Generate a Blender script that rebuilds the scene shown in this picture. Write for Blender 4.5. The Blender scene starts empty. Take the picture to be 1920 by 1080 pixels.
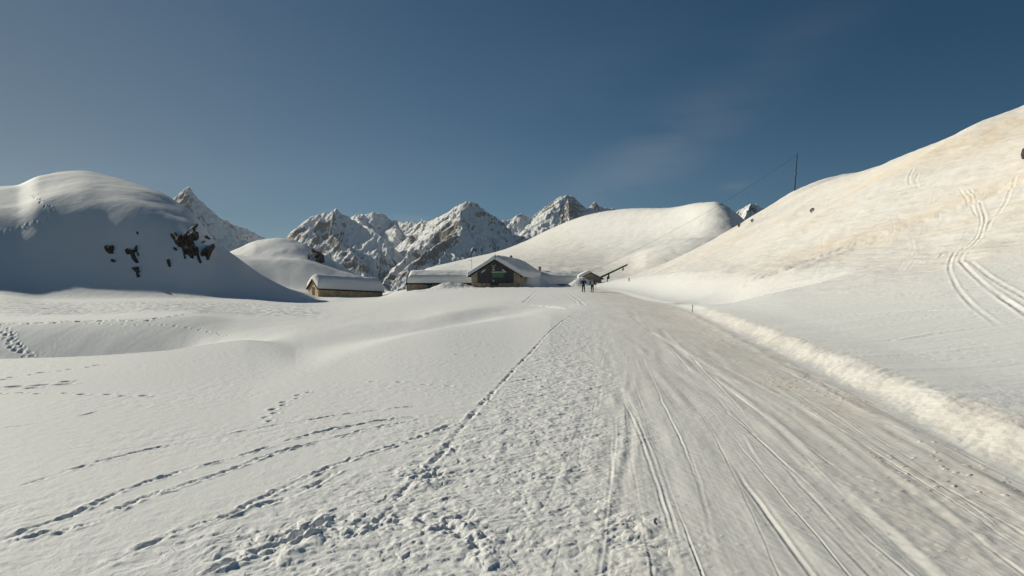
import bpy, bmesh, math, random
import numpy as np
from mathutils import Vector, Matrix

random.seed(7)
scene = bpy.context.scene
COL = scene.collection
F = 1300.0            # focal length in photo pixels (1920 wide)
EYE = 1.7
f32 = np.float32
HAZE = 3.2e-5
SKY_STR, SKY_DUST, SKY_SAT, SKY_HUE = .05, .3, 1.38, .493
SKY_AIR = .73
SUN_STR, EXPO = 5.0, -.14

# ------------------------------------------------------------------ noise
_rng = np.random.RandomState(11)
_perm = np.concatenate([_rng.permutation(256)] * 3).astype(np.int32)
_ang = _rng.rand(256) * 2 * np.pi
_gx = np.cos(_ang).astype(f32)
_gy = np.sin(_ang).astype(f32)
_rv = _rng.rand(256).astype(f32)


def perlin(x, y, seed=0):
    x = np.asarray(x, f32) + f32(seed * 17.37)
    y = np.asarray(y, f32) + f32(seed * 9.71)
    xi = np.floor(x).astype(np.int32)
    yi = np.floor(y).astype(np.int32)
    xf = x - xi
    yf = y - yi
    xi &= 255
    yi &= 255
    u = xf * xf * xf * (xf * (xf * 6 - 15) + 10)
    v = yf * yf * yf * (yf * (yf * 6 - 15) + 10)

    def g(ix, iy, fx, fy):
        h = _perm[_perm[ix] + iy]
        return _gx[h] * fx + _gy[h] * fy
    a = g(xi, yi, xf, yf)
    b = g(xi + 1, yi, xf - 1, yf)
    c = g(xi, yi + 1, xf, yf - 1)
    d = g(xi + 1, yi + 1, xf - 1, yf - 1)
    x1 = a + u * (b - a)
    x2 = c + u * (d - c)
    return (x1 + v * (x2 - x1)) * f32(1.4)


def fbm(x, y, octv=4, seed=0, gain=0.5, lac=2.03):
    s = 0
    a = 1.0
    for o in range(octv):
        s = s + a * perlin(x, y, seed + o)
        x = x * lac
        y = y * lac
        a *= gain
    return s


def ridged(x, y, octv=4, seed=0, gain=0.5, lac=2.03):
    s = 0
    a = 1.0
    for o in range(octv):
        s = s + a * (1 - np.abs(perlin(x, y, seed + o)) * 2)
        x = x * lac
        y = y * lac
        a *= gain
    return s


def worley(x, y, seed=0):
    """F1 distance and a random value of the nearest cell."""
    x = np.asarray(x, f32)
    y = np.asarray(y, f32)
    xi = np.floor(x).astype(np.int32)
    yi = np.floor(y).astype(np.int32)
    best = np.full(x.shape, 9.0, f32)
    val = np.zeros(x.shape, f32)
    for dx in (-1, 0, 1):
        for dy in (-1, 0, 1):
            cx = xi + dx
            cy = yi + dy
            h = _perm[_perm[(cx + seed * 31) & 255] + (cy & 255)]
            px = cx + _rv[h]
            py = cy + _rv[(h * 7 + 13) & 255]
            d = (px - x) ** 2 + (py - y) ** 2
            m = d < best
            best = np.where(m, d, best)
            val = np.where(m, _rv[(h * 3 + 101) & 255], val)
    return np.sqrt(best), val


def sstep(a, b, x):
    t = np.clip((x - a) / (b - a), 0, 1)
    return t * t * (3 - 2 * t)


def pchip_slopes(xk, yk):
    h = np.diff(xk, axis=0)
    d = np.diff(yk, axis=0) / h
    m = np.zeros_like(yk)
    w1 = 2 * h[1:] + h[:-1]
    w2 = h[1:] + 2 * h[:-1]
    ok = d[1:] * d[:-1] > 0
    with np.errstate(divide='ignore', invalid='ignore'):
        mm = (w1 + w2) / (w1 / d[:-1] + w2 / d[1:])
    m[1:-1] = np.where(ok, mm, 0)
    m[0] = d[0]
    m[-1] = d[-1]
    return m


def pchip1(xs, ys, x):
    xs = np.array(xs, float)[:, None]
    ys = np.array(ys, float)[:, None]
    m = pchip_slopes(xs, ys)[:, 0]
    xs = xs[:, 0]
    ys = ys[:, 0]
    x = np.clip(x, xs[0], xs[-1])
    k = np.clip(np.searchsorted(xs, x, side='right') - 1, 0, len(xs) - 2)
    h = xs[k + 1] - xs[k]
    t = (x - xs[k]) / h
    t2 = t * t
    t3 = t2 * t
    return ((2 * t3 - 3 * t2 + 1) * ys[k] + (t3 - 2 * t2 + t) * h * m[k]
            + (-2 * t3 + 3 * t2) * ys[k + 1] + (t3 - t2) * h * m[k + 1])


def P(pairs, x):
    return pchip1([p[0] for p in pairs], [p[1] for p in pairs], x)


# ------------------------------------------------------------------ terrain grid (fan of columns over the valley)
pxs = np.concatenate([np.linspace(-1700, -420, 33)[:-1], np.linspace(-420, -60, 46)[:-1],
                      np.arange(-60, 1981, 1.6), np.linspace(1981, 2340, 46)[1:],
                      np.linspace(2340, 3620, 33)[1:]])
us = (pxs - 960.0) / F


def logsp(a, b, r):
    n = int(math.log(b / a) / r) + 1
    return np.geomspace(a, b, n, endpoint=False)


YR = np.concatenate([logsp(1.1, 2.2, .02), logsp(2.2, 20, .003), logsp(20, 60, .0042), logsp(60, 175, .004),
                     logsp(175, 1690, .0085), [1690.0]])
NC, NR = len(pxs), len(YR)

FEATS = []   # (Y knots, z knots) per column


def feat(Yp, yp=None, zp=None):
    Yk = P(Yp, pxs)
    if Yk.min() > 260:                    # far features: let their distance change gently from column to column
        g = np.exp(-np.linspace(-2.2, 2.2, 91) ** 2)
        Yk = np.convolve(np.pad(Yk, 45, mode='edge'), g / g.sum(), mode='valid')
    if zp is not None:
        zk = P(zp, pxs)
    else:
        zk = EYE + (540 - P(yp, pxs)) * Yk / F
    FEATS.append((Yk, zk))
    return Yk, zk


W = [(-1700, 0), (3620, 0)]


def const(v):
    return [(-1700, v), (3620, v)]


feat(const(1.0), zp=const(0.0))
feat(const(4.5), zp=const(0.0))
feat(const(8.0), zp=[(-1700, -.05), (300, -.04), (900, .02), (1300, .03), (3620, .03)])
# low rise that runs from the track to the left
feat([(-1700, 10), (0, 11), (300, 11.5), (450, 12), (575, 13.5), (650, 16.5), (750, 21), (850, 26), (950, 32), (1050, 38), (1120, 40), (3620, 40)],
     zp=[(-1700, -.1), (0, -.05), (450, -.05), (575, -.01), (650, .03), (750, .14), (850, .22), (950, .22), (1050, .32), (1120, .36), (3620, .36)])
# rim of the hollow, dip beyond the rise
feat([(-1700, 13), (-360, 14), (0, 17), (150, 17.5), (300, 18.5), (400, 21), (450, 22.5), (575, 24), (650, 27), (750, 31), (850, 36), (950, 43), (1050, 48), (1120, 50), (3620, 50)],
     zp=[(-1700, -.1), (0, -.065), (150, -.05), (300, -.01), (400, -.01), (450, -.02), (575, -.32), (650, -.36), (750, -.32), (850, -.25), (950, -.02), (1050, .36), (1120, .5), (3620, .5)])
# floor of the hollow
feat([(-1700, 22), (-360, 24), (0, 27), (300, 27), (400, 27), (450, 27.5), (520, 30), (600, 33), (750, 40), (850, 46), (950, 55), (1050, 60), (1120, 62), (3620, 62)],
     zp=[(-1700, -1.8), (-360, -2.5), (0, -2.7), (150, -2.9), (300, -2.8), (345, -2.4), (400, -1.4), (450, -.75), (500, -.45), (560, -.28), (600, -.26), (750, -.16), (850, .18), (950, .34), (1050, .46), (1120, .5), (3620, .5)])
# far rim of the hollow
feat([(-1700, 36), (0, 37), (300, 38), (450, 42), (600, 52), (750, 62), (850, 68), (950, 74), (1050, 75), (1120, 76), (3620, 76)],
     yp=[(-1700, 590), (0, 602), (150, 600), (300, 593), (360, 591), (450, 597), (600, 590), (750, 578), (850, 569), (950, 560), (1050, 557), (1120, 556.5), (3620, 556.5)])
feat([(-1700, 70), (0, 75), (300, 75), (600, 85), (800, 95), (950, 95), (1050, 93), (1120, 92), (3620, 92)],
     yp=[(-1700, 560), (0, 573), (150, 580), (300, 574), (450, 578), (600, 575), (800, 558), (900, 552), (950, 550), (1050, 548), (1120, 547), (3620, 547)])
# foot of the left hill / plateau of the huts
Yb, zb = feat([(-1700, 92), (-360, 95), (0, 103), (300, 105), (500, 108), (600, 113), (700, 120), (800, 122), (3620, 120)],
              yp=[(-1700, 540), (-360, 542), (0, 553), (88, 562), (300, 560), (450, 561), (600, 568), (700, 561), (800, 546), (900, 540.5), (960, 539.5), (1050, 539), (1120, 539), (3620, 539)])
YcP = [(-1700, 140), (-360, 150), (0, 165), (150, 172), (300, 160), (400, 140), (500, 130), (560, 127), (600, 130), (650, 150), (709, 157), (760, 152), (3620, 150)]
ycP = [(-1700, 480), (-500, 430), (-150, 362), (0, 354), (30, 351), (75, 333), (150, 325), (200, 333), (250, 345), (300, 363), (327, 378), (360, 401), (385, 430), (400, 449), (420, 465),
       (445, 482), (480, 508), (520, 531), (560, 549), (600, 563), (640, 557), (709, 556), (740, 547), (780, 540), (830, 537), (3620, 537)]
Yc = P(YcP, pxs)
zc = EYE + (540 - P(ycP, pxs)) * Yc / F
hillw = 1 - sstep(380, 600, pxs)
fy = .50 - .06 * hillw
fz = .52 + (.145 + .03 * sstep(120, 330, pxs)) * hillw
FEATS.append((Yb + fy * (Yc - Yb), zb + fz * (zc - zb)))
FEATS.append((Yc, zc))
# behind the left hill / behind the huts
feat([(-1700, 185), (150, 200), (300, 188), (400, 172), (500, 165), (600, 170), (700, 180), (3620, 178)],
     yp=[(-1700, 520), (300, 490), (400, 495), (445, 508), (520, 538), (600, 546), (700, 546), (740, 546), (780, 541), (830, 538), (3620, 538)])
feat([(-1700, 210), (3620, 210)],
     yp=[(-1700, 520), (300, 482), (400, 476), (445, 478), (500, 482), (560, 485), (620, 501), (680, 520), (720, 535), (740, 556), (800, 542), (3620, 538)])
feat([(-1700, 225), (3620, 225)],
     yp=[(-1700, 520), (300, 488), (400, 482), (445, 484), (500, 487), (560, 490), (620, 506), (680, 528), (720, 545), (740, 570), (800, 542), (3620, 538)])
feat([(-1700, 265), (745, 265), (860, 330), (3620, 330)],
     yp=[(-1700, 540), (300, 525), (400, 490), (430, 474), (455, 462), (480, 451), (520, 445), (545, 447), (580, 460), (615, 482), (650, 503), (690, 524), (720, 545), (740, 590), (800, 530), (880, 514),
         (960, 505), (1040, 502), (1120, 500), (1180, 488), (1215, 472), (1260, 457), (1300, 447), (1340, 444), (1400, 447), (3620, 450)])
feat([(-1700, 325), (745, 325), (860, 560), (960, 600), (1040, 560), (1100, 520), (1180, 460), (1260, 408), (1340, 385), (3620, 385)],
     yp=[(-1700, 600), (400, 600), (700, 620), (745, 610), (790, 540), (800, 516), (880, 500), (960, 486), (1040, 478), (1100, 474), (1180, 468), (1260, 458), (1340, 450), (1400, 450), (3620, 450)])
feat([(-1700, 450), (745, 560), (800, 1500), (980, 1500), (1100, 1150), (1250, 660), (1340, 500), (1400, 480), (3620, 480)],
     yp=[(-1700, 700), (400, 700), (720, 680), (760, 560), (785, 512), (800, 508), (830, 501), (880, 489), (930, 478.5), (980, 461), (1040, 433), (1100, 410.5), (1140, 402), (1180, 397), (1250, 393.5), (1310, 383),
         (1340, 380), (1365, 389), (1385, 405), (1420, 430), (1500, 440), (3620, 440)])
feat([(-1700, 1700), (3620, 1700)], zp=[(-1700, -60), (740, -60), (800, 5), (1000, 20), (3620, 40)])

FY = np.array([a for a, b in FEATS])
FZ = np.array([b for a, b in FEATS])
# soften across columns
ker = np.exp(-np.linspace(-2, 2, 9) ** 2)
ker /= ker.sum()
i0, i1 = np.searchsorted(pxs, -60), np.searchsorted(pxs, 1981)
for k in range(len(FEATS)):
    for A in (FY, FZ):
        c = np.convolve(np.pad(A[k], 4, mode='edge'), ker, mode='valid')
        A[k, i0 + 6:i1 - 6] = c[i0 + 6:i1 - 6]

Yg = np.repeat(YR[:, None], NC, 1)
Xg = us[None, :] * Yg
T = np.zeros((NR, NC))
SL = pchip_slopes(FY, FZ)
for k in range(len(FEATS) - 1):
    r0 = np.searchsorted(YR, FY[k].min())
    r1 = np.searchsorted(YR, FY[k + 1].max(), side='right')
    h = FY[k + 1] - FY[k]
    t = (YR[r0:r1, None] - FY[k][None]) / h[None]
    m = (t >= 0) & (t < 1)
    t2 = t * t
    t3 = t2 * t
    v = ((2 * t3 - 3 * t2 + 1) * FZ[k] + (t3 - 2 * t2 + t) * h * SL[k] + (-2 * t3 + 3 * t2) * FZ[k + 1] + (t3 - t2) * h * SL[k + 1])
    T[r0:r1][m] = v[m]

# road edges in metres
XL = P([(0, -.6), (3, -.1), (4.1, .1), (8.5, .75), (13.8, 1.4), (37, 4.2), (60, 6.7), (75, 8.0), (91, 8.9), (110, 8.6), (130, 7.2), (160, 4), (700, 4)], YR)
XR = P([(0, 2.9), (3, 3.7), (6, 4.45), (9, 5.1), (14.7, 6.1), (27, 8.1), (44, 10.7), (60, 12.3), (75, 13.2), (91, 13.8), (110, 13.6), (130, 12.2), (160, 9), (700, 9)], YR)

# hillside on the right: a straight flank, bending away past 150 m
prof_x = [0, 5.0, 7, 10, 14, 20, 30, 50, 58, 66, 76, 100, 140, 400]
prof_s = [0, 0, .05, .13, .20, .32, .545, .565, .40, .12, -.06, -.05, -.1, -.2]
xx = np.linspace(0, 400, 4001)
ss = np.interp(xx, prof_x, prof_s)
pz = np.concatenate([[0], np.cumsum((ss[1:] + ss[:-1]) / 2 * np.diff(xx))])
shift = np.interp(YR, [0, 75, 100, 120, 135, 150, 160, 175, 200, 240, 300, 700], [0, 0, 2.0, 3.6, 4.6, 7, 11, 24, 42, 60, 90, 240])
SH = np.interp(YR, [0, 75, 79, 90, 105, 118, 126, 135, 145, 155, 175, 240, 700], [1.0, .985, .96, .935, .93, .93, .93, .945, .955, 1.05, .97, .8, .4])
und = 1 + .0 * Xg
H = np.interp(np.clip(Xg - shift[:, None], 0, 399), xx, pz) * SH[:, None]
H = H * sstep(.3, 7.5, Xg - XR[:, None] + 4.5 * (1 - sstep(20, 60, Yg)))
wob = fbm(Xg / 34, Yg / 40, 3, 5)
H = H * (1 + .022 * perlin(Yg / 15, Yg * 0 + 5, 9) * sstep(35, 55, Xg))
H = H * (1 + .05 * wob * sstep(14, 40, Xg) * (1 - sstep(50, 62, Xg)))
Z = T + H
Z += sstep(2, 9, Xg - XR[:, None]) * .10 * sstep(3, 8, Yg)
# small step right of the bank, its face turned from the sun
Z -= .75 * sstep(37, 43, Yg + (Xg - 13) * .3) * (1 - sstep(48, 54, Yg + (Xg - 13) * .1)) * sstep(11.5, 13.0, Xg) * (1 - sstep(15.5, 20, Xg))
# gentle large undulation
und = fbm(Xg / 9, Yg / 9, 2, 20) * .035 * sstep(5, 14, Yg) * (1 - sstep(60, 120, Yg))
roadm = sstep(-1.0, .4, Xg - XL[:, None]) * (1 - sstep(-.6, .6, Xg - XR[:, None])) * (1 - sstep(118, 150, Yg))
Z += und * (1 - .7 * roadm)
Z += fbm(Xg / 22, Yg / 22, 3, 40) * .5 * sstep(100, 140, Yg) * np.clip(sstep(3, 10, H) + sstep(4, 12, T) , 0, 1)
# snow pile in front of the left annex and drifts round the huts
for (px, Y, sx, sy, h) in ((838, 131, 2.6, 2.0, 1.1), (870, 132, 1.8, 2.0, .55), (990, 135.0, 1.35, 3.6, 2.5), (1000, 139, 2.3, 4.0, 1.6), (1022, 137, 2.5, 2.2, .9), (983, 132, 1.0, 2.2, .7), (1094, 136.8, 2.4, 1.6, 1.3), (1085, 136, 2.0, 1.5, .8)):
    X0 = (px - 960) / F * Y
    Z += h * np.exp(-((Xg - X0) / sx) ** 2 - ((Yg - Y) / sy) ** 2)


# pixel of the photo -> point on the base terrain
def col_of(px):
    return int(np.clip(np.searchsorted(pxs, px), 0, NC - 1))


def hit(px, py, ymin=1.5, ymax=1e9):
    c = col_of(px)
    yy = 540 - (Z0[:, c] - EYE) * F / YR
    vis = (YR > ymin) & (YR < ymax) & (yy <= py)
    r = int(np.argmax(vis)) if vis.any() else NR - 1
    return np.array([us[c] * YR[r], YR[r], Z0[r, c]])


Z0 = Z.copy()


def ground(X, Y, A=None):
    A = Z if A is None else A
    r = int(np.clip(np.searchsorted(YR, Y), 1, NR - 1))
    u = X / Y
    c = int(np.clip(np.searchsorted(us, u), 1, NC - 1))
    a = (Y - YR[r - 1]) / (YR[r] - YR[r - 1])
    b = (u - us[c - 1]) / (us[c] - us[c - 1])
    return float((1 - a) * ((1 - b) * A[r - 1, c - 1] + b * A[r - 1, c]) + a * ((1 - b) * A[r, c - 1] + b * A[r, c]))


# ------------------------------------------------------------------ surface detail, all displaced geometry
def dist_poly(pts, rad):
    """yield (row slice, col slice, distance, arclength) windows round a world polyline."""
    s0 = 0.0
    for a, b in zip(pts[:-1], pts[1:]):
        y0, y1 = min(a[1], b[1]) - rad, max(a[1], b[1]) + rad
        r0, r1 = np.searchsorted(YR, max(y0, 1.1)), np.searchsorted(YR, y1)
        L = math.hypot(b[0] - a[0], b[1] - a[1])
        if r1 <= r0 + 1 or L < 1e-6:
            s0 += L
            continue
        x0, x1 = min(a[0], b[0]) - rad, max(a[0], b[0]) + rad
        ua = min(x0 / max(y0, 1.1), x0 / y1)
        ub = max(x1 / max(y0, 1.1), x1 / y1)
        c0, c1 = np.searchsorted(us, ua), np.searchsorted(us, ub)
        if c1 <= c0 + 1:
            s0 += L
            continue
        X = Xg[r0:r1, c0:c1]
        Y = Yg[r0:r1, c0:c1]
        t = ((X - a[0]) * (b[0] - a[0]) + (Y - a[1]) * (b[1] - a[1])) / (L * L)
        tc = np.clip(t, 0, 1)
        dx = X - (a[0] + tc * (b[0] - a[0]))
        dy = Y - (a[1] + tc * (b[1] - a[1]))
        side = np.sign(dx * (b[1] - a[1]) - dy * (b[0] - a[0]))
        yield slice(r0, r1), slice(c0, c1), np.sqrt(dx * dx + dy * dy), s0 + tc * L, side
        s0 += L


def smooth_line(pts, step):
    """Catmull-Rom resample of pixel points."""
    pts = [np.array(p, float) for p in pts]
    q = [2 * pts[0] - pts[1]] + pts + [2 * pts[-1] - pts[-2]]
    out = []
    for i in range(1, len(q) - 2):
        n = max(2, int(np.linalg.norm(q[i + 1] - q[i]) / step))
        for k in range(n):
            t = k / n
            out.append(.5 * ((2 * q[i]) + (-q[i - 1] + q[i + 1]) * t + (2 * q[i - 1] - 5 * q[i] + 4 * q[i + 1] - q[i + 2]) * t * t
                             + (-q[i - 1] + 3 * q[i] - 3 * q[i + 1] + q[i + 2]) * t ** 3))
    out.append(pts[-1])
    return out


D = np.zeros((NR, NC), f32)


def groove(pixpts, width, depth, berm=.35, mod=0.0, freq=1.0, seed=0, step=14, lo=1.5, hi=1e9, rag=None):
    rag = (seed <= 10) if rag is None else rag
    w = [hit(p[0], p[1], lo, hi) for p in smooth_line(pixpts, step)]
    cut = {}
    tot = sum(math.hypot(b[0] - a[0], b[1] - a[1]) for a, b in zip(w[:-1], w[1:]))
    G = np.zeros((NR, NC), f32)
    B = np.zeros((NR, NC), f32)
    for rs, cs, d, s, side in dist_poly(w, width * 3.2):
        n = 1.0
        if mod:
            n = np.clip(1 + mod * 1.7 * perlin(s * freq, s * 0 + seed * 3.1, seed), 0, 2.2)
        n = n * (sstep(0, .05, s / tot) * .9 + .1) * (1 - .95 * sstep(.86, 1, s / tot))
        g = np.exp(-(d / width) ** 2 * 1.3) * n
        b = np.exp(-((d - 1.75 * width) / (.7 * width)) ** 2) * n
        np.maximum(G[rs, cs], g, out=G[rs, cs])
        np.maximum(B[rs, cs], b, out=B[rs, cs])
    if rag:
        r1 = np.where(G.max(1) > .02)[0]
        c1 = np.where(G.max(0) > .02)[0]
        if len(r1) and len(c1):
            q = (slice(r1[0], r1[-1] + 1), slice(c1[0], c1[-1] + 1))
            nz = np.clip(.60 + .9 * perlin(Xg[q] * 5, Yg[q] * 3.4, seed + 3) + .6 * perlin(Xg[q] * 14, Yg[q] * 10, seed + 4) + .5 * perlin(Xg[q] * 32, Yg[q] * 24, seed + 6), -.15, 1.9)
            G[q] *= nz
            B[q] *= np.clip(.4 + 1.3 * perlin(Xg[q] * 11, Yg[q] * 9, seed + 8), 0, 2)
    D[:] += (-depth * G + depth * berm * B).astype(f32)
    return w


def prints(pixpts, stride, size, depth, off=.09, seed=0, jit=.25, lo=1.5, hi=1e9):
    w = [hit(p[0], p[1], lo, hi) for p in smooth_line(pixpts, 10)]
    rnd = random.Random(seed)
    acc = 0
    k = 0
    for a, b in zip(w[:-1], w[1:]):
        L = math.hypot(b[0] - a[0], b[1] - a[1])
        while acc < L:
            t = acc / L
            X = a[0] + t * (b[0] - a[0])
            Y = a[1] + t * (b[1] - a[1])
            dx, dy = (b[0] - a[0]) / L, (b[1] - a[1]) / L
            sg = off if k % 2 else -off
            X += -dy * sg + rnd.uniform(-jit, jit) * size
            Y += dx * sg + rnd.uniform(-jit, jit) * size
            sz = size * rnd.uniform(.75, 1.25)
            r0, r1 = np.searchsorted(YR, Y - 3 * sz), np.searchsorted(YR, Y + 3 * sz)
            c0, c1 = np.searchsorted(us, (X - 3 * sz) / Y), np.searchsorted(us, (X + 3 * sz) / Y)
            if r1 - r0 > 1 and c1 - c0 > 1:
                xx_ = Xg[r0:r1, c0:c1] - X
                yy_ = Yg[r0:r1, c0:c1] - Y
                al = (xx_ * dx + yy_ * dy) / (1.5 * sz)
                ac = (-xx_ * dy + yy_ * dx) / sz
                q = np.sqrt(al * al + ac * ac)
                dd = depth * rnd.uniform(.6, 1.2)
                D[r0:r1, c0:c1] += (-dd * (1 - sstep(.6, 1.05, q)) + .35 * dd * np.exp(-((q - 1.35) / .35) ** 2)).astype(f32)
            acc += stride * rnd.uniform(.85, 1.15)
            k += 1
        acc -= L


# region masks
tl = (Xg - XL[:, None]).astype(f32)        # metres right of the left road edge
tr = (Xg - XR[:, None]).astype(f32)        # metres right of the bank foot
Xf = Xg.astype(f32)
Yf = Yg.astype(f32)
edge_n = fbm(Xf / 1.1, Yf / 2.2, 3, 60) * .45
bw = np.interp(YR, [0, 4, 6, 9, 14, 37, 60, 90], [4.2, 3.7, 2.9, 2.2, 1.9, 2.0, 1.4, .8])[:, None]
rough = sstep(-1.0, -.35, tl / bw + edge_n * .5) * (1 - sstep(-.2, 1.3, tl + edge_n * .9)) * (1 - sstep(80, 110, Yf))
rough = np.clip(rough * (1 - .25 * sstep(20, 50, Yf)), 0, 1).astype(f32)
road = sstep(-.6, 1.0, tl + edge_n * .8) * (1 - sstep(-.35, .1, tr)) * (1 - sstep(112, 140, Yf))
road = road.astype(f32)

# ---- near field only: rows below ~40 m
rn = np.searchsorted(YR, 60)
cn0, cn1 = np.searchsorted(pxs, -420), np.searchsorted(pxs, 2340)
S = (slice(0, rn), slice(cn0, cn1))
x_, y_ = Xf[S], Yf[S]
near = 1 - sstep(25, 60, y_)
wx = x_ + .05 * perlin(x_ * 3, y_ * 3, 3)
wy = y_ + .05 * perlin(x_ * 3, y_ * 3, 4)
# crumbly clods in the trodden strip
f1, v1 = worley(wx * 9.5, wy * 7.5, 1)
f2, v2 = worley(wx * 22, wy * 19, 2)
lump = np.clip(1 - f1 * 1.25, 0, 1) ** .7 * (v1 * 1.3 - .35)
lump2 = np.clip(1 - f2 * 1.3, 0, 1) ** .8 * (v2 * 1.2 - .3)
bil = np.abs(perlin(wx * 3.1, wy * 2.6, 8)) + .5 * np.abs(perlin(wx * 6.7, wy * 6.1, 9)) + .3 * np.abs(perlin(wx * 14, wy * 13, 10))
clod = .012 * lump + .008 * lump2 + .019 * (bil - .42)
big = sstep(0, .6, perlin(x_ * 1.1 + 3, y_ * 1.0, 39)) * (1 - sstep(5.5, 8, y_))
clod = clod * (1 + 2.0 * big)
D[S] += rough[S] * clod
# a few loose lumps strewn outside the strip
spr = sstep(-3.2, -1.2, tl[S]) * (1 - sstep(-.4, .2, tl[S]))
D[S] += .5 * spr * (1 - rough[S]) * np.where(v2 > .88, lump2 * .035, 0) * sstep(.05, .3, perlin(x_ * .8, y_ * .8, 33))
# old crust everywhere: small pits and grain
snowm = (1 - road[S]) * (1 - rough[S])
grain = perlin(wx * 16, wy * 11, 12) * .5 + perlin(wx * 34, wy * 26, 13) * .35 + perlin(wx * 7, wy * 5, 15)
D[S] += snowm * .0034 * grain * (.45 + sstep(-.35, .45, perlin(x_ * .55, y_ * .4, 69)))
# smoother crust further left
# road: long scrapes along the direction of travel
s_along = y_
lane = tl[S] + .06 * perlin(y_ * .35, y_ * 0 + 2.0, 6)
scr = (.5 * perlin(lane * 7, s_along * .16, 14) + .40 * perlin(lane * 16, s_along * .22, 15) + .30 * perlin(lane * 36, s_along * .35, 16)
       + .6 * perlin(lane * 2.2, s_along * .05, 18))
D[S] += road[S] * .0029 * scr
# crossed ski lines as thin grooves with raised lips
for k in range(84):
    rnd = random.Random(100 + k)
    soft = k % 3 == 0
    t0 = rnd.uniform(-.2, 4.3)
    drift = rnd.uniform(-.06, .06)
    cur = rnd.uniform(-1, 1) * .0035
    yA = rnd.choice([2.0, 2.0, 2.6, 3.4, 4.5, 6, 9, 13])
    yB = yA + rnd.uniform(2.5, 9 if not soft else 16) * (1 + .08 * yA)
    ym_ = .5 * (yA + yB)
    ra, rb = np.searchsorted(YR, max(yA - .4, 1.1)), min(np.searchsorted(YR, yB + .2), rn)
    if rb - ra < 3:
        continue
    Q = (slice(ra, rb), S[1])
    yq = Yf[Q]
    off = tl[Q] - (t0 + drift * (yq - ym_) + cur * (yq - ym_) ** 2 + .06 * perlin(yq * .22, yq * 0 + k * 3.3, 7) + .012 * perlin(yq * 1.7, yq * 0 + k, 66))
    m = sstep(yA - .3, yA + .8, yq) * (1 - sstep(yB - 2.0, yB, yq)) * road[Q]
    m = m * np.clip(.6 + 1.0 * perlin(yq * .6, yq * 0 + k * 1.7, 60 + k), 0, 1.3)
    w = (rnd.uniform(.035, .085) if soft else rnd.uniform(.006, .015)) * (1 + .03 * yq)
    dp = rnd.uniform(.004, .008) if soft else rnd.uniform(.002, .0062)
    sd1, sd2 = rnd.choice([(.9, .2), (.3, .8), (.6, .5)])
    D[Q] += m * dp * (-np.exp(-(off / w) ** 2) + sd1 * np.exp(-((off - 1.8 * w) / (.8 * w)) ** 2) + sd2 * np.exp(-((off + 1.8 * w) / (.8 * w)) ** 2))
# loose crumbs lying on the piste, thickest at its edges
f3, v3 = worley(wx * 13, wy * 12, 3)
crumb = np.clip(1 - f3 * (2.2 + 2 * v2), 0, 1) ** .6 * (v3 > .86)
thick = np.clip(.25 + sstep(2.4, 3.8, tl[S]) * .75 + (1 - sstep(.2, 1.2, tl[S])) * .5, 0, 1) * sstep(-.25, .25, perlin(x_ * .9, y_ * .5, 68))
D[S] += road[S] * thick * crumb * .012 * near
# washboard crumbs on the right-hand lanes
cr = sstep(1.6, 3.2, tl[S]) * road[S]
pat = sstep(-.1, .5, perlin(lane * .9, y_ * .3, 21))
D[S] += cr * pat * .007 * (perlin(lane * 5 + y_ * 1.2, y_ * 4.5, 22) + .6 * perlin(lane * 13, y_ * 9, 23))
D[S] += road[S] * .0045 * fbm(lane * 1.9 + .5 * perlin(y_ * .5, y_ * 0, 64), y_ * .6, 3, 24)
D[S] += road[S] * .0020 * perlin(wx * 22 + wy * 6, wy * 7, 25)
# ploughed bank
bh = np.interp(YR, [0, 6, 10, 17, 30, 46, 49, 56, 60, 75, 95, 110], [.19, .19, .19, .185, .18, .12, .09, .08, .09, .13, .09, 0])[:, None]
tb = tr + .12 * fbm(Xf / .9, Yf / 1.3, 2, 70) * (1 - sstep(40, 90, Yf)) + .10 * perlin(Yf * .55, Yf * 0, 71)
hb = bh * (1 + .10 * perlin(Yf * .7, Yf * 0 + 4, 72) + .05 * perlin(Yf * 2.6, Yf * 0 + 9, 73))
wi = np.interp(YR, [0, 20, 60], [.80, .85, .9])[:, None]
bank = sstep(0, 1, np.clip(tb / wi, 0, 1)) * (1 - .22 * sstep(wi, wi + 1.6, tb) - .78 * sstep(wi + 3, wi + 15, tb))
D += (hb * bank * (tb > -.2)).astype(f32)
bm_ = (sstep(.02, .15, tb) * (1 - sstep(.75, 1.1, tb)) * (bh > .15)).astype(f32)
bs = bm_[S]
bt = tb[S]
# slumped streaks on its inner face, ragged crest
D[S] += bs * (.007 * (np.abs(perlin(bt * 2.2 + y_ * .6, y_ * 2.3 - bt * 2.0, 26)) * 2 - .7) + .007 * perlin(bt * 5 + y_ * 1.5, y_ * 4.2, 27) + .004 * perlin(x_ * 14, y_ * 9, 28))
crest = np.exp(-((bt - .9) / .2) ** 2) * bs
D[S] += crest * (.006 * lump + .006 * perlin(x_ * 6, y_ * 4, 29) + .003 * lump2)
# low shelf of scraped snow at its foot
D[S] += .016 * np.exp(-((tr[S] + .35 + .12 * perlin(y_ * .6, y_ * 0, 30)) / .16) ** 2) * (1 + perlin(y_ * 1.2, y_ * 0 + 1, 31)) * near
# wind-rippled field right of the bank
rf = sstep(1.3, 2.6, tr[S])
rp = perlin(x_ * .55 + .2 * y_, y_ * 3.4, 34) + .6 * perlin(x_ * 1.4, y_ * 8, 35) + .35 * perlin(x_ * 4, y_ * 18, 36)
D[S] += rf * .0042 * rp * (.5 + sstep(-.3, .5, perlin(x_ * .2, y_ * .35, 37)))
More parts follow.
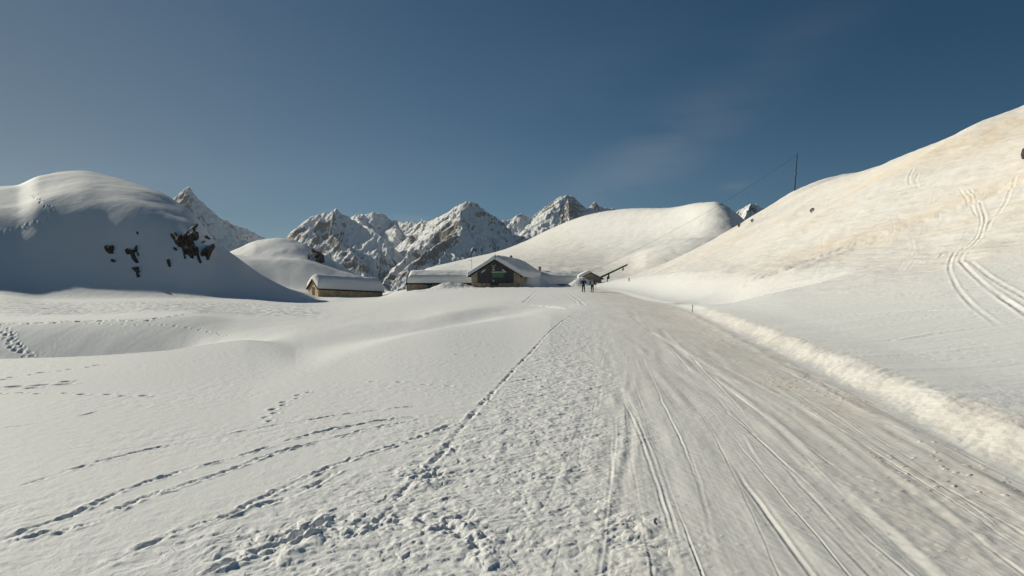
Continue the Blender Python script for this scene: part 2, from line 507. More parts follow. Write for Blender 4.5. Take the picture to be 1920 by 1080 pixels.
# ---- mid field
M = (slice(np.searchsorted(YR, 30), np.searchsorted(YR, 175)), slice(cn0, cn1))
xm, ym = Xf[M], Yf[M]
hs = sstep(.5, 3, H[M])
D[M] += hs * (.065 * fbm(xm / 2.2 + ym / 8, ym / 4.0 - xm / 6, 3, 44) + .034 * fbm(xm * 1.3 + ym * .12, ym * .6, 3, 47) + .10 * fbm(xm / 6 + ym / 14, ym / 9 - xm / 12, 2, 48))
# crossing wind drifts on the hillside
cd = xm - .55 * ym
D[M] += hs * .35 * sstep(14, 26, xm) * (np.abs(perlin(cd / 18, (xm + ym) / 70, 50)) * -1 + .3)
lh = sstep(3, 9, T[M]) * (1 - sstep(-6, 2, xm))
D[M] += lh * (.05 * fbm(xm / 5, ym / 5.0, 3, 51) + .10 * fbm(xm / 12, ym / 9, 2, 54))
# trampled snow in front of the left hill
px_m = 960 + F * xm / ym
tramp = (1 - sstep(560, 660, px_m)) * sstep(43, 52, ym) * (1 - sstep(90, 104, ym))
D[M] += tramp * (.055 * (np.abs(perlin(xm * .9, ym * .45, 55)) * 2 - .6) + .04 * perlin(xm * 2.4, ym * .9, 56))
flat = (1 - hs) * (1 - lh)
D[M] += flat * .012 * fbm(xm * .8, ym * .3, 3, 57)
hutf = sstep(118, 124, ym) * (1 - sstep(145, 160, ym)) * sstep(740, 780, px_m) * (1 - sstep(1120, 1160, px_m))
D[M] += hutf * .10 * fbm(xm * .9, ym * .6, 3, 58)

# trails
groove([(600, 1078), (640, 1040), (692, 1000), (750, 930), (800, 880), (838, 838), (882, 782), (925, 735), (962, 695), (1000, 655), (1028, 625), (1050, 605), (1074, 590), (1090, 576)], .034, .019, .45, 1.0, 1.8, 1)
groove([(0, 925), (120, 885), (245, 850), (400, 820), (500, 800), (600, 784), (700, 770), (820, 757)], .024, .016, .5, .8, 1.9, 3)
groove([(0, 1015), (60, 990), (130, 968), (215, 926), (290, 900), (360, 878), (440, 858), (540, 826), (620, 806), (720, 788), (820, 775)], .028, .018, .6, .8, 2.2, 4)
groove([(0, 1026), (75, 1002), (160, 985), (250, 942), (330, 915), (420, 885), (520, 848), (600, 828), (700, 803), (800, 786)], .030, .015, .7, .9, 2.4, 5)
groove([(180, 1070), (245, 1036), (350, 992), (430, 966), (470, 945), (560, 902), (640, 868), (700, 848), (800, 815), (860, 790)], .030, .019, .6, .8, 2.2, 6)
groove([(440, 975), (490, 950), (560, 925), (640, 880)], .03, .018, .7, .9, 3, 7)
groove([(380, 1078), (470, 1040), (560, 1005), (640, 960)], .03, .028, .4, 1.2, 2.4, 8)
groove([(0, 803), (100, 790), (190, 770)], .02, .015, .3, 1.2, 1.2, 10)
prints([(0, 712), (60, 702), (130, 693), (185, 685)], .34, 0.0585, 0.0193, .05, 11)
prints([(0, 728), (60, 726), (110, 720), (150, 714)], .26, 0.0936, 0.0275, .16, 12)
prints([(0, 738), (110, 738), (200, 741), (285, 745)], .36, 0.0585, 0.022, .05, 13)
prints([(860, 665), (910, 668), (960, 673)], .5, 0.0546, 0.022, .03, 14)
prints([(700, 715), (790, 720), (870, 728)], .5, 0.0468, 0.0165, .03, 15)
prints([(500, 790), (520, 765), (575, 735)], .3, 0.0546, 0.0165, .05, 16)
prints([(0, 608), (80, 606), (170, 602), (260, 602), (300, 597), (340, 590), (385, 586)], .62, 0.133, 0.0715, .12, 17, lo=30)
prints([(90, 600), (160, 606), (260, 610), (330, 612), (390, 622), (430, 632)], .7, 0.0858, 0.033, .05, 18, lo=24)
prints([(4, 616), (18, 634), (34, 652), (58, 672)], .24, .11, .05, .16, 19, jit=.8, lo=20)
prints([(0, 594), (90, 590), (180, 583), (270, 578)], .9, 0.187, 0.077, .2, 20, jit=.8, lo=44)
prints([(0, 576), (100, 584), (230, 578), (360, 570), (480, 572)], .9, 0.203, 0.077, .25, 21, jit=1, lo=60)
prints([(120, 577), (300, 570), (420, 568), (520, 575)], 1.0, 0.203, 0.077, .3, 22, jit=1, lo=60)
prints([(0, 440), (30, 432), (60, 421), (95, 410)], 1.0, 0.25, 0.165, .2, 23, lo=100)
prints([(60, 365), (78, 380), (98, 397)], 1.2, 0.234, 0.138, .2, 24, lo=100)
groove([(980, 568), (990, 560), (1000, 550), (1008, 543)], .13, .035, .9, 1.2, 1.2, 25, rag=True)
groove([(1095, 573), (1083, 562), (1072, 553), (1062, 546)], .12, .035, .9, 1.2, 1.2, 26, rag=True)
groove([(1082, 568), (1070, 560), (1050, 548)], .10, .03, .9, 1.2, 1.2, 27, rag=True)
groove([(1070, 570), (1050, 562), (1035, 553), (1025, 545)], .10, .025, .9, 1.2, 1.2, 28, rag=True)
groove([(985, 572), (1020, 574), (1060, 580)], .12, .03, 1.0, .9, .8, 29)
# right field and hillside
groove([(1340, 628), (1440, 612), (1560, 600), (1720, 588), (1830, 572)], .12, -.012, .2, .5, .3, 30, lo=10)
groove([(1380, 640), (1500, 622), (1640, 609), (1800, 596)], .09, -.010, .2, .5, .3, 31, lo=10)
groove([(1420, 655), (1560, 652), (1680, 647), (1760, 634), (1850, 624)], .13, -.016, .3, .5, .4, 32, lo=10)
ha, hb_ = 12, 140
groove([(1806, 350), (1822, 372), (1836, 395), (1838, 418), (1826, 445), (1800, 466), (1782, 484), (1780, 510), (1794, 545), (1820, 578), (1862, 614), (1885, 632)], .06, .013, .7, .5, .3, 33, lo=ha)
groove([(1815, 350), (1834, 376), (1846, 402), (1844, 425), (1826, 455), (1806, 475), (1800, 490), (1825, 520), (1870, 560), (1920, 596), (1980, 640)], .07, .017, .8, .5, .3, 34, lo=ha)
groove([(1798, 352), (1815, 380), (1834, 404)], .06, .02, .6, .3, .3, 35, lo=ha)
groove([(1762, 482), (1775, 470), (1795, 470)], .09, .035, .6, .3, .3, 36, lo=ha)
groove([(1905, 330), (1885, 375), (1860, 410), (1838, 440)], .09, .018, .6, .4, .3, 37, lo=ha)
groove([(1818, 490), (1850, 520), (1900, 552), (1980, 600)], .07, .015, .8, .4, .3, 38, lo=ha)
groove([(1712, 318), (1704, 335), (1706, 350)], .11, .02, .8, .4, .3, 39, lo=40)
groove([(1722, 326), (1716, 340), (1722, 352)], .11, .018, .8, .4, .3, 40, lo=40)
groove([(1940, 332), (1860, 362), (1800, 386), (1700, 425), (1600, 460), (1500, 498), (1400, 532)], 1.0, .28, .7, .3, .2, 42, lo=ha)
groove([(1580, 515), (1640, 498), (1700, 488), (1760, 470)], .14, .03, .8, .9, .8, 41, lo=ha)

rnd = random.Random(77)
for k in range(16):
    x0 = rnd.uniform(1290, 1700)
    y0 = rnd.uniform(.1, .93) * (np.interp(x0, [1260, 1330, 1400, 1500, 1600, 1700], [568, 586, 602, 640, 668, 695]) - 556) + 556
    ln = rnd.uniform(150, 420)
    sl_ = rnd.uniform(-.16, -.02)
    groove([(x0, y0), (x0 + ln * .5, y0 + sl_ * ln * .5 + rnd.uniform(-4, 4)), (x0 + ln, y0 + sl_ * ln)], rnd.uniform(.05, .10), rnd.choice([-1, 1, -1]) * rnd.uniform(.008, .016), .6, .5, .3, 50 + k, lo=10)
for k in range(9):
    x0 = rnd.uniform(1420, 1850)
    y0 = 540 - (x0 - 960) * rnd.uniform(.08, .30)
    groove([(x0, y0), (x0 + rnd.uniform(-20, 10), y0 + 30), (x0 + rnd.uniform(-50, -5), y0 + rnd.uniform(50, 80))], .07, .005, .7, .5, .3, 80 + k, lo=20)
far_ = (slice(np.searchsorted(YR, 165), NR), slice(cn0, cn1))
D[far_] += sstep(165, 220, Yf[far_]) * (.30 * fbm(Xf[far_] / 16, Yf[far_] / 24, 3, 130) + .10 * fbm(Xf[far_] / 4 + Yf[far_] / 20, Yf[far_] / 9, 2, 134))
Z = Z + D

# ------------------------------------------------------------------ stains: saharan dust and road dirt (albedo only)
dn = fbm(Xf / 7 + Yf / 30, Yf / 16 - Xf / 28, 4, 80)
dn2 = fbm(Xf / 4.5 + Yf / 55, Yf / 26 - Xf / 60, 4, 85)
Hs = sstep(.05, 4, H)
dust = Hs * (.25 + .12 * dn + .19 * np.clip(dn2 + .1, 0, 2) * sstep(4, 12, H))
dust += .20 * sstep(170, 250, Yf) * sstep(800, 1000, 960 + F * Xf / Yf)
dust = dust * (1 - .5 * sstep(62, 70, Xf))
for (px, py, sx, sy, a) in ((1760, 400, 9, 14, .45), (1890, 232, 10, 14, .6), (1700, 435, 8, 12, .35), (1890, 265, 8, 10, .3), (1590, 365, 9, 14, .25), (1400, 440, 10, 20, .25)):
    q = hit(px, py, 12)
    dust += a * np.exp(-(((Xf - q[0]) * .9 + (Yf - q[1]) * .35) / (sx * .5)) ** 2 - (((Yf - q[1]) * .9 - (Xf - q[0]) * .35) / sy) ** 2) * (.35 + .35 * dn)
dust += .26 * bm_ * (.9 + .3 * perlin(Xf * .7, Yf * .5, 88))
dirt = road * (.35 + .65 * sstep(.2, 2.4, tl)) * (.42 + .42 * fbm(tl * .9 + .3 * perlin(Yf * .4, Yf * 0, 97), Yf * .16, 4, 90) + .12 * perlin(tl * 6, Yf * .5, 93))
rd = road * sstep(1.8, 3.8, tl) * (.45 + .55 * perlin(tl * 2.5, Yf * .5, 94))
dust += .40 * np.clip(rd, 0, 1) + .10 * road
dirt += rough * .10
spk = sstep(.32, .55, perlin(Xf * 8, Yf * 4.5, 98)) * sstep(2.0, 3.6, tl) * road * (1 - sstep(15, 30, Yf))
dust += .5 * spk
dirt += .35 * spk
dust = np.clip(dust, 0, 1).astype(f32)
dirt = np.clip(dirt, 0, 1).astype(f32)


# ------------------------------------------------------------------ material helpers
def nn(nt, typ, x=0, y=0, **kw):
    n = nt.nodes.new(typ)
    n.location = (x, y)
    for k, v in kw.items():
        setattr(n, k, v)
    return n


def mat(name, color, rough=.8, spec=.3, metal=0.0, noise=None, bump=None):
    """Principled with a colour broken up by noise: noise=(scale, amount), bump=(scale, distance)."""
    m = bpy.data.materials.new(name)
    m.use_nodes = True
    nt = m.node_tree
    b = nt.nodes['Principled BSDF']
    b.inputs['Roughness'].default_value = rough
    b.inputs['Specular IOR Level'].default_value = spec
    b.inputs['Metallic'].default_value = metal
    b.inputs['Base Color'].default_value = (*color, 1)
    tc = nn(nt, 'ShaderNodeTexCoord', -900, 0)
    if noise:
        n = nn(nt, 'ShaderNodeTexNoise', -700, 100)
        n.inputs['Scale'].default_value = noise[0]
        n.inputs['Detail'].default_value = 5
        nt.links.new(tc.outputs['Object'], n.inputs['Vector'])
        r = nn(nt, 'ShaderNodeMapRange', -520, 100)
        r.inputs[1].default_value = .3
        r.inputs[2].default_value = .7
        r.inputs[3].default_value = 1 - noise[1]
        r.inputs[4].default_value = 1 + noise[1]
        nt.links.new(n.outputs[0], r.inputs[0])
        mx = nn(nt, 'ShaderNodeMix', -300, 100, data_type='RGBA', blend_type='MULTIPLY')
        mx.inputs[0].default_value = 1
        mx.inputs[6].default_value = (*color, 1)
        nt.links.new(r.outputs[0], mx.inputs[7])
        nt.links.new(mx.outputs[2], b.inputs['Base Color'])
    if bump:
        n = nn(nt, 'ShaderNodeTexNoise', -700, -200)
        n.inputs['Scale'].default_value = bump[0]
        n.inputs['Detail'].default_value = 4
        nt.links.new(tc.outputs['Object'], n.inputs['Vector'])
        bp = nn(nt, 'ShaderNodeBump', -300, -200)
        bp.inputs['Distance'].default_value = bump[1]
        bp.inputs['Strength'].default_value = 1
        nt.links.new(n.outputs[0], bp.inputs['Height'])
        nt.links.new(bp.outputs[0], b.inputs['Normal'])
    return m


def snow_mat(name, base=(.86, .855, .84), bumps=((70, .0035), (11, .006)), attrs=True, road=False):
    m = bpy.data.materials.new(name)
    m.use_nodes = True
    nt = m.node_tree
    b = nt.nodes['Principled BSDF']
    b.inputs['Roughness'].default_value = .75
    b.inputs['Specular IOR Level'].default_value = .15
    tc = nn(nt, 'ShaderNodeTexCoord', -1300, 0)
    last = None
    if attrs:
        a1 = nn(nt, 'ShaderNodeAttribute', -1000, 300, attribute_name='dust')
        a2 = nn(nt, 'ShaderNodeAttribute', -1000, 100, attribute_name='dirt')
        nz = nn(nt, 'ShaderNodeTexNoise', -1000, 500)
        nz.inputs['Scale'].default_value = 2.5 if road else .7
        nz.inputs['Detail'].default_value = 8
        nz.inputs['Roughness'].default_value = .65
        nt.links.new(tc.outputs['Object'], nz.inputs['Vector'])
        mr = nn(nt, 'ShaderNodeMapRange', -820, 500)
        mr.inputs[1].default_value = .3
        mr.inputs[2].default_value = .7
        mr.inputs[3].default_value = .55
        mr.inputs[4].default_value = 1.45
        nt.links.new(nz.outputs[0], mr.inputs[0])
        mu = nn(nt, 'ShaderNodeMath', -640, 350, operation='MULTIPLY', use_clamp=True)
        nt.links.new(a1.outputs['Fac'], mu.inputs[0])
        nt.links.new(mr.outputs[0], mu.inputs[1])
        mx = nn(nt, 'ShaderNodeMix', -450, 300, data_type='RGBA')
        mx.inputs[6].default_value = (*base, 1)
        mx.inputs[7].default_value = (.80, .64, .46, 1)
        nt.links.new(mu.outputs[0], mx.inputs[0])
        mu2 = nn(nt, 'ShaderNodeMath', -640, 100, operation='MULTIPLY', use_clamp=True)
        nt.links.new(a2.outputs['Fac'], mu2.inputs[0])
        nt.links.new(mr.outputs[0], mu2.inputs[1])
        mx2 = nn(nt, 'ShaderNodeMix', -250, 200, data_type='RGBA')
        mx2.inputs[7].default_value = (.70, .672, .635, 1)
        nt.links.new(mu2.outputs[0], mx2.inputs[0])
        nt.links.new(mx.outputs[2], mx2.inputs[6])
        nt.links.new(mx2.outputs[2], b.inputs['Base Color'])
    else:
        b.inputs['Base Color'].default_value = (*base, 1)
    for i, (sc, ds) in enumerate(bumps):
        n = nn(nt, 'ShaderNodeTexNoise', -700, -200 - 250 * i)
        n.inputs['Scale'].default_value = sc
        n.inputs['Detail'].default_value = 4
        n.inputs['Roughness'].default_value = .6
        nt.links.new(tc.outputs['Object'], n.inputs['Vector'])
        bp = nn(nt, 'ShaderNodeBump', -300, -200 - 250 * i)
        bp.inputs['Distance'].default_value = ds
        bp.inputs['Strength'].default_value = 1
        nt.links.new(n.outputs[0], bp.inputs['Height'])
        if last:
            nt.links.new(last.outputs[0], bp.inputs['Normal'])
        last = bp
    if last:
        nt.links.new(last.outputs[0], b.inputs['Normal'])
    return m


M_SNOW = snow_mat('snow')
M_ROAD = snow_mat('packed_snow', bumps=((90, .0014), (24, .002)), road=True)
M_BANK = snow_mat('ploughed_snow', bumps=((60, .003), (16, .005)))
M_HILL = snow_mat('hill_snow', bumps=((9, .012), (3.0, .03), (.7, .07)))
M_FAR = snow_mat('far_snow', bumps=((.25, .3), (1.2, .06)))
M_ROOFSNOW = snow_mat('roof_snow', attrs=False, bumps=((2.2, .03),))


# ------------------------------------------------------------------ mesh helpers
def link(name, me, m=None, parent=None):
    o = bpy.data.objects.new(name, me)
    COL.objects.link(o)
    if m is not None:
        me.materials.append(m)
    if parent is not None:
        o.parent = parent
    return o


def tag(o, label=None, cat=None, group=None, kind=None):
    if label:
        o['label'] = label
    if cat:
        o['category'] = cat
    if group:
        o['group'] = group
    if kind:
        o['kind'] = kind
    return o


def empty(name, loc, rz=0.0):
    o = bpy.data.objects.new(name, None)
    o.empty_display_size = .2
    o.location = loc
    o.rotation_euler = (0, 0, rz)
    COL.objects.link(o)
    return o


def grid_mesh(name, V, faces, m, normals=None, attrs=None):
    """V (n,3), faces (k,4): build a mesh fast, dropping unused points."""
    used = np.unique(faces)
    remap = np.full(len(V), -1, np.int64)
    remap[used] = np.arange(len(used))
    fc = remap[faces]
    me = bpy.data.meshes.new(name)
    me.vertices.add(len(used))
    me.vertices.foreach_set('co', V[used].astype(f32).ravel())
    k = len(fc)
    me.loops.add(k * 4)
    me.loops.foreach_set('vertex_index', fc.astype(np.int32).ravel())
    me.polygons.add(k)
    me.polygons.foreach_set('loop_start', np.arange(0, k * 4, 4, dtype=np.int32))
    me.polygons.foreach_set('use_smooth', np.ones(k, dtype=bool))
    me.update(calc_edges=True)
    if attrs:
        for an, av in attrs.items():
            a = me.attributes.new(an, 'FLOAT', 'POINT')
            a.data.foreach_set('value', av.ravel()[used].astype(f32))
    if normals is not None:
        me.normals_split_custom_set_from_vertices(normals[used].astype(f32).tolist() if False else normals[used].astype(f32))
    return link(name, me, m)


def grid_normals(X, Y, Zz):
    Pp = np.stack([X, Y, Zz], -1)
    du = np.gradient(Pp, axis=1)
    dv = np.gradient(Pp, axis=0)
    n = np.cross(du, dv)
    n /= np.linalg.norm(n, axis=-1, keepdims=True) + 1e-12
    return n


def grid_faces(nr, nc):
    i = np.arange(nr * nc).reshape(nr, nc)
    return np.stack([i[:-1, :-1], i[:-1, 1:], i[1:, 1:], i[1:, :-1]], -1)


# ------------------------------------------------------------------ split the terrain into its named pieces
NRM = grid_normals(Xg, Yg, Z)
V = np.stack([Xg, Yg, Z], -1).reshape(-1, 3)
FA = grid_faces(NR, NC)
cY = Yg[:-1, :-1]
cpx = np.repeat(pxs[None, :-1], NR - 1, 0)
lab = np.zeros(cY.shape, np.int8)                     # 0 snow_field
lab[(tl[:-1, :-1] > .05) & (tr[:-1, :-1] <= .03) & (cY < 128)] = 1             # snow_road
lab[(tr[:-1, :-1] > .03) & (tr[:-1, :-1] < 1.6) & (cY < 100)] = 2               # snow_bank
lab[(H[:-1, :-1] > 1.0)] = 3                           # hillside
lh_mask = (cpx < 640) & (cY > P([(p, v) for p, v in zip(pxs[::20], Yb[::20])], cpx.ravel()).reshape(cpx.shape)) & (cY < 190)
lab[lh_mask & (lab == 0)] = 4                         # left hill
lab[(cY >= 190) & (cpx < 742) & (lab != 3)] = 5       # mound behind it
lab[(cY >= 190) & (cpx >= 742) & (lab != 3)] = 6      # far hill
AT = {'dust': dust, 'dirt': dirt}
for k, (nm, m_) in enumerate((('snow_field', M_SNOW), ('snow_road', M_ROAD), ('snow_bank', M_BANK), ('hillside', M_HILL), ('hill', M_HILL), ('hill', M_HILL), ('hill', M_FAR))):
    o = grid_mesh(nm, V, FA[lab == k], m_, NRM.reshape(-1, 3), AT)
    tag(o, kind='structure')
# ground behind the camera
bpy_me = bpy.data.meshes.new('snow_field')
bpy_me.from_pydata([(-90, -90, -.02), (90, -90, -.02), (90, 1.15, -.02), (-90, 1.15, -.02)], [], [(0, 1, 2, 3)])
tag(link('snow_field', bpy_me, M_SNOW), kind='structure')

# ------------------------------------------------------------------ rock outcrops: craggy crusts breaking through the snow of the hill
M_ROCK = mat('dark_rock', (.060, .047, .040), .9, .2, noise=(1.2, .6), bump=(2.5, .25))
nt = M_ROCK.node_tree
b = nt.nodes['Principled BSDF']
src_ = b.inputs['Base Color'].links[0].from_socket
ge = nn(nt, 'ShaderNodeNewGeometry', -700, 500)
sx_ = nn(nt, 'ShaderNodeSeparateXYZ', -500, 500)
nt.links.new(ge.outputs['Normal'], sx_.inputs[0])
n_ = nn(nt, 'ShaderNodeTexNoise', -700, 700)
n_.inputs['Scale'].default_value = 1.6
n_.inputs['Detail'].default_value = 5
tc_ = nn(nt, 'ShaderNodeTexCoord', -900, 700)
nt.links.new(tc_.outputs['Object'], n_.inputs['Vector'])
ad_ = nn(nt, 'ShaderNodeMath', -300, 600, operation='MULTIPLY_ADD')
ad_.inputs[1].default_value = .8
nt.links.new(n_.outputs[0], ad_.inputs[0])
nt.links.new(sx_.outputs[2], ad_.inputs[2])
mr_ = nn(nt, 'ShaderNodeMapRange', -100, 600, interpolation_type='SMOOTHSTEP')
mr_.inputs[1].default_value = 1.30
mr_.inputs[2].default_value = 1.38
nt.links.new(ad_.outputs[0], mr_.inputs[0])
mx_ = nn(nt, 'ShaderNodeMix', 50, 300, data_type='RGBA')
mx_.inputs[7].default_value = (.8, .8, .79, 1)
nt.links.new(mr_.outputs[0], mx_.inputs[0])
nt.links.new(src_, mx_.inputs[6])
nt.links.new(mx_.outputs[2], b.inputs['Base Color'])


def hitf(px, py, lo=60, hi=1e9):
    u = (px - 960) / F
    c = int(np.clip(np.searchsorted(us, u), 1, NC - 1))
    b = (u - us[c - 1]) / (us[c] - us[c - 1])
    zz = Z[:, c - 1] * (1 - b) + Z[:, c] * b
    yy = 540 - (zz - EYE) * F / YR
    ok = np.where((YR > lo) & (YR < hi) & (yy <= py))[0]
    r = int(ok[0]) if len(ok) else int(np.argmin(np.where((YR > lo) & (YR < hi), yy, 9e9)))
    y0, y1 = yy[r - 1], yy[r]
    a = np.clip((y0 - py) / (y0 - y1 + 1e-9), 0, 1)
    Yv = YR[r - 1] + a * (YR[r] - YR[r - 1])
    return Vector((u * Yv, Yv, float(zz[r - 1] + a * (zz[r] - zz[r - 1]))))


def sd_poly(px, py, poly):
    inside = False
    best = 1e9
    n = len(poly)
    for i in range(n):
        x0, y0 = poly[i]
        x1, y1 = poly[(i + 1) % n]
        if (y0 > py) != (y1 > py) and px < (x1 - x0) * (py - y0) / (y1 - y0) + x0:
            inside = not inside
        dx, dy = x1 - x0, y1 - y0
        t = max(0, min(1, ((px - x0) * dx + (py - y0) * dy) / (dx * dx + dy * dy + 1e-9)))
        best = min(best, math.hypot(px - x0 - t * dx, py - y0 - t * dy))
    return best if inside else -best


def outcrop(name, poly, label, group, hmax=1.6, step=1.0, lo=60, hi=1e9, m=None, grow=.35):
    xs = [p[0] for p in poly]
    ys = [p[1] for p in poly]
    x0, x1, y0, y1 = min(xs) - 4, max(xs) + 4, min(ys) - 4, max(ys) + 4
    nx, ny = max(8, int((x1 - x0) / step)), max(8, int((y1 - y0) / step))
    pts = []
    sds = []
    for j in range(ny + 1):
        for i in range(nx + 1):
            px, py = x0 + (x1 - x0) * i / nx, y0 + (y1 - y0) * j / ny
            pts.append(hitf(px, py, lo, hi))
            sds.append(sd_poly(px, py, poly))
    A = np.array([tuple(p) for p in pts]).reshape(ny + 1, nx + 1, 3)
    sd = np.array(sds).reshape(ny + 1, nx + 1)
    cen = A.mean((0, 1))
    scale = cen[1] / F
    out = np.array([0 - cen[0], 0 - cen[1], cen[1] * .75])
    out /= np.linalg.norm(out)
    gx, gy = A[..., 0], A[..., 2]
    f1_, v_ = worley(gx * .85, gy * .75, 5)
    f2_, v2_ = worley(gx * 2.1, gy * 1.7, 6)
    crag = (v_ * .9 + v2_ * .45 - .35) + .35 * fbm(gx * 1.4, gy * 1.4, 3, 120)
    sdm = (sd + grow) * scale
    hgt = np.clip(sdm * 1.6, -1.2, hmax) * np.where(sdm > 0, .55 + .7 * np.clip(crag, -.3, 1.2), 1.0)
    B = A + out * hgt[..., None]
    fc = grid_faces(ny + 1, nx + 1).reshape(-1, 4)
    keep = (sd.ravel()[fc] > -2.2).any(1)
    fc = fc[keep][:, ::-1]
    me = bpy.data.meshes.new(name)
    used = np.unique(fc)
    rm = {int(k): i for i, k in enumerate(used)}
    Bv = B.reshape(-1, 3)[used]
    # give the crust a back so that it is a closed lump
    Bk = Bv - out * 2.0
    n = len(Bv)
    fl = [tuple(rm[int(k)] for k in f) for f in fc]
    edges = {}
    for f in fl:
        for a, b in zip(f, f[1:] + f[:1]):
            if (b, a) in edges:
                del edges[(b, a)]
            else:
                edges[(a, b)] = 1
    faces = fl + [tuple(k + n for k in reversed(f)) for f in fl] + [(b, a, a + n, b + n) for a, b in edges]
    me.from_pydata([tuple(v) for v in Bv] + [tuple(v) for v in Bk], [], faces)
    o = link(name, me, m or M_ROCK)
    tag(o, label, 'rock', group)
    return o


def cr(pts, ox=170, oy=410, s=7.385):
    return [(ox + x / s, oy + y / s) for x, y in pts]


GR = 'rocks breaking through the snow of the left hill'
outcrop('rock_outcrop', cr([(1105, 200), (1170, 190), (1215, 250), (1240, 225), (1310, 205), (1335, 150), (1350, 185), (1335, 215), (1380, 190), (1355, 150), (1390, 110), (1480, 65), (1490, 95), (1460, 130),
                            (1445, 170), (1490, 190), (1500, 260), (1470, 305), (1430, 300), (1425, 330), (1450, 370), (1490, 400), (1500, 500), (1540, 610), (1510, 620), (1478, 560), (1470, 510), (1430, 510),
                            (1420, 555), (1380, 540), (1350, 500), (1300, 490), (1322, 560), (1295, 550), (1280, 470), (1260, 400), (1220, 390), (1170, 340), (1150, 290), (1110, 240)]),
        'largest jagged dark rock outcrop on the shaded left hill, spreading like a leaping figure', GR, 1.8, .8, 90, 200)
outcrop('rock_outcrop', cr([(1520, 500), (1530, 460), (1580, 410), (1640, 380), (1700, 340), (1725, 390), (1700, 430), (1670, 480), (1640, 570), (1610, 575), (1590, 510), (1540, 525)]),
        'slanting brown rock slab beside the right foot of the largest outcrop, by the hill edge', GR, 1.3, .8, 90, 200)
outcrop('rock_outcrop', cr([(190, 380), (230, 365), (320, 370), (325, 420), (305, 460), (330, 480), (260, 488), (210, 450), (190, 410)]),
        'squarish dark rock standing alone, leftmost of the big rocks on the hill', GR, 1.0, .8, 90, 200)
outcrop('rock_outcrop', cr([(275, 570), (300, 555), (350, 585), (335, 605), (285, 595)]),
        'small flat dark rock just below the squarish leftmost rock', GR, .6, .6, 90, 200)
outcrop('rock_outcrop', cr([(470, 440), (500, 410), (550, 420), (600, 430), (620, 380), (640, 365), (650, 430), (640, 460), (665, 480), (672, 515), (650, 505), (640, 465), (600, 470), (620, 520), (660, 590), (660, 615),
                            (620, 610), (570, 550), (550, 490), (500, 495)]),
        'hooked dark rock trailing downhill, between the squarish rock and the largest outcrop', GR, 1.0, .7, 90, 200)
outcrop('rock_outcrop', cr([(560, 680), (660, 665), (670, 720), (690, 735), (660, 750), (690, 805), (640, 815), (625, 740)]),
        'wedge of dark rock pointing downhill, lowest of the rocks on the left hill', GR, .9, .7, 90, 200)
outcrop('rock_outcrop', cr([(1050, 570), (1090, 560), (1105, 620), (1110, 670), (1080, 665), (1055, 600)]),
        'narrow upright dark rock in the snow lower left of the largest outcrop', GR, .8, .6, 90, 200)
outcrop('rock_outcrop', cr([(1140, 400), (1165, 398), (1205, 432), (1185, 445), (1148, 425)]),
        'thin dark rock sliver against the left flank of the largest outcrop', GR, .5, .6, 90, 200)
outcrop('rock_outcrop', cr([(1575, 240), (1610, 232), (1665, 280), (1640, 290), (1590, 270)]),
        'small dark rock right of the largest outcrop, nearest to the hill skyline', GR, .5, .6, 90, 200)
outcrop('rock_outcrop', cr([(1528, 332), (1575, 303), (1594, 318), (1545, 342)]),
        'tiny dark rock between the largest outcrop and the slanting slab', GR, .5, .6, 90, 200)
outcrop('rock_outcrop', cr([(632, 175), (652, 185), (660, 218), (640, 214)]),
        'tiny dark rock high above the hooked rock on the left hill', GR, .5, .6, 90, 200)
GM = 'rocks on the small rounded mound behind the hill'
outcrop('rock_outcrop', cr([(1670, 820), (1700, 815), (1780, 860), (1800, 840), (1845, 900), (1850, 970), (1810, 985), (1760, 960), (1720, 920)], 300, 330, 6),
        'brown rock patch on the shaded side of the small rounded mound above the shed', GM, 1.8, .7, 200, 300)
outcrop('rock_outcrop', cr([(1648, 885), (1672, 885), (1685, 930), (1660, 935)], 300, 330, 6),
        'little dark rock just left of the rock patch on the small mound', GM, .8, .6, 200, 300)
GS = 'rocks on the sunlit hillside'
outcrop('rock_outcrop', [(1518, 395), (1522, 390), (1527, 391), (1525, 396), (1521, 399)], 'small grey rock peeking out of the sunlit hillside below the ridge pole', GS, .35, .6, 20, 170)
outcrop('rock_outcrop', [(1383, 424), (1385, 418), (1388, 415), (1389, 418), (1386, 426)], 'small dark rock at the far left end of the sunlit hillside skyline', GS, .6, .6, 20, 175)
outcrop('rock_outcrop', [(1914, 290), (1917, 279), (1926, 276), (1930, 290), (1926, 299), (1916, 298)], 'dark purplish rock at the right picture edge high on the sunlit hillside', GS, .7, .7, 20, 140)
outcrop('rock_outcrop', [(1407, 413), (1411, 410), (1413, 413), (1410, 417)], 'faint grey rock near the far left end of the hillside crest', GS, .3, .5, 20, 175)


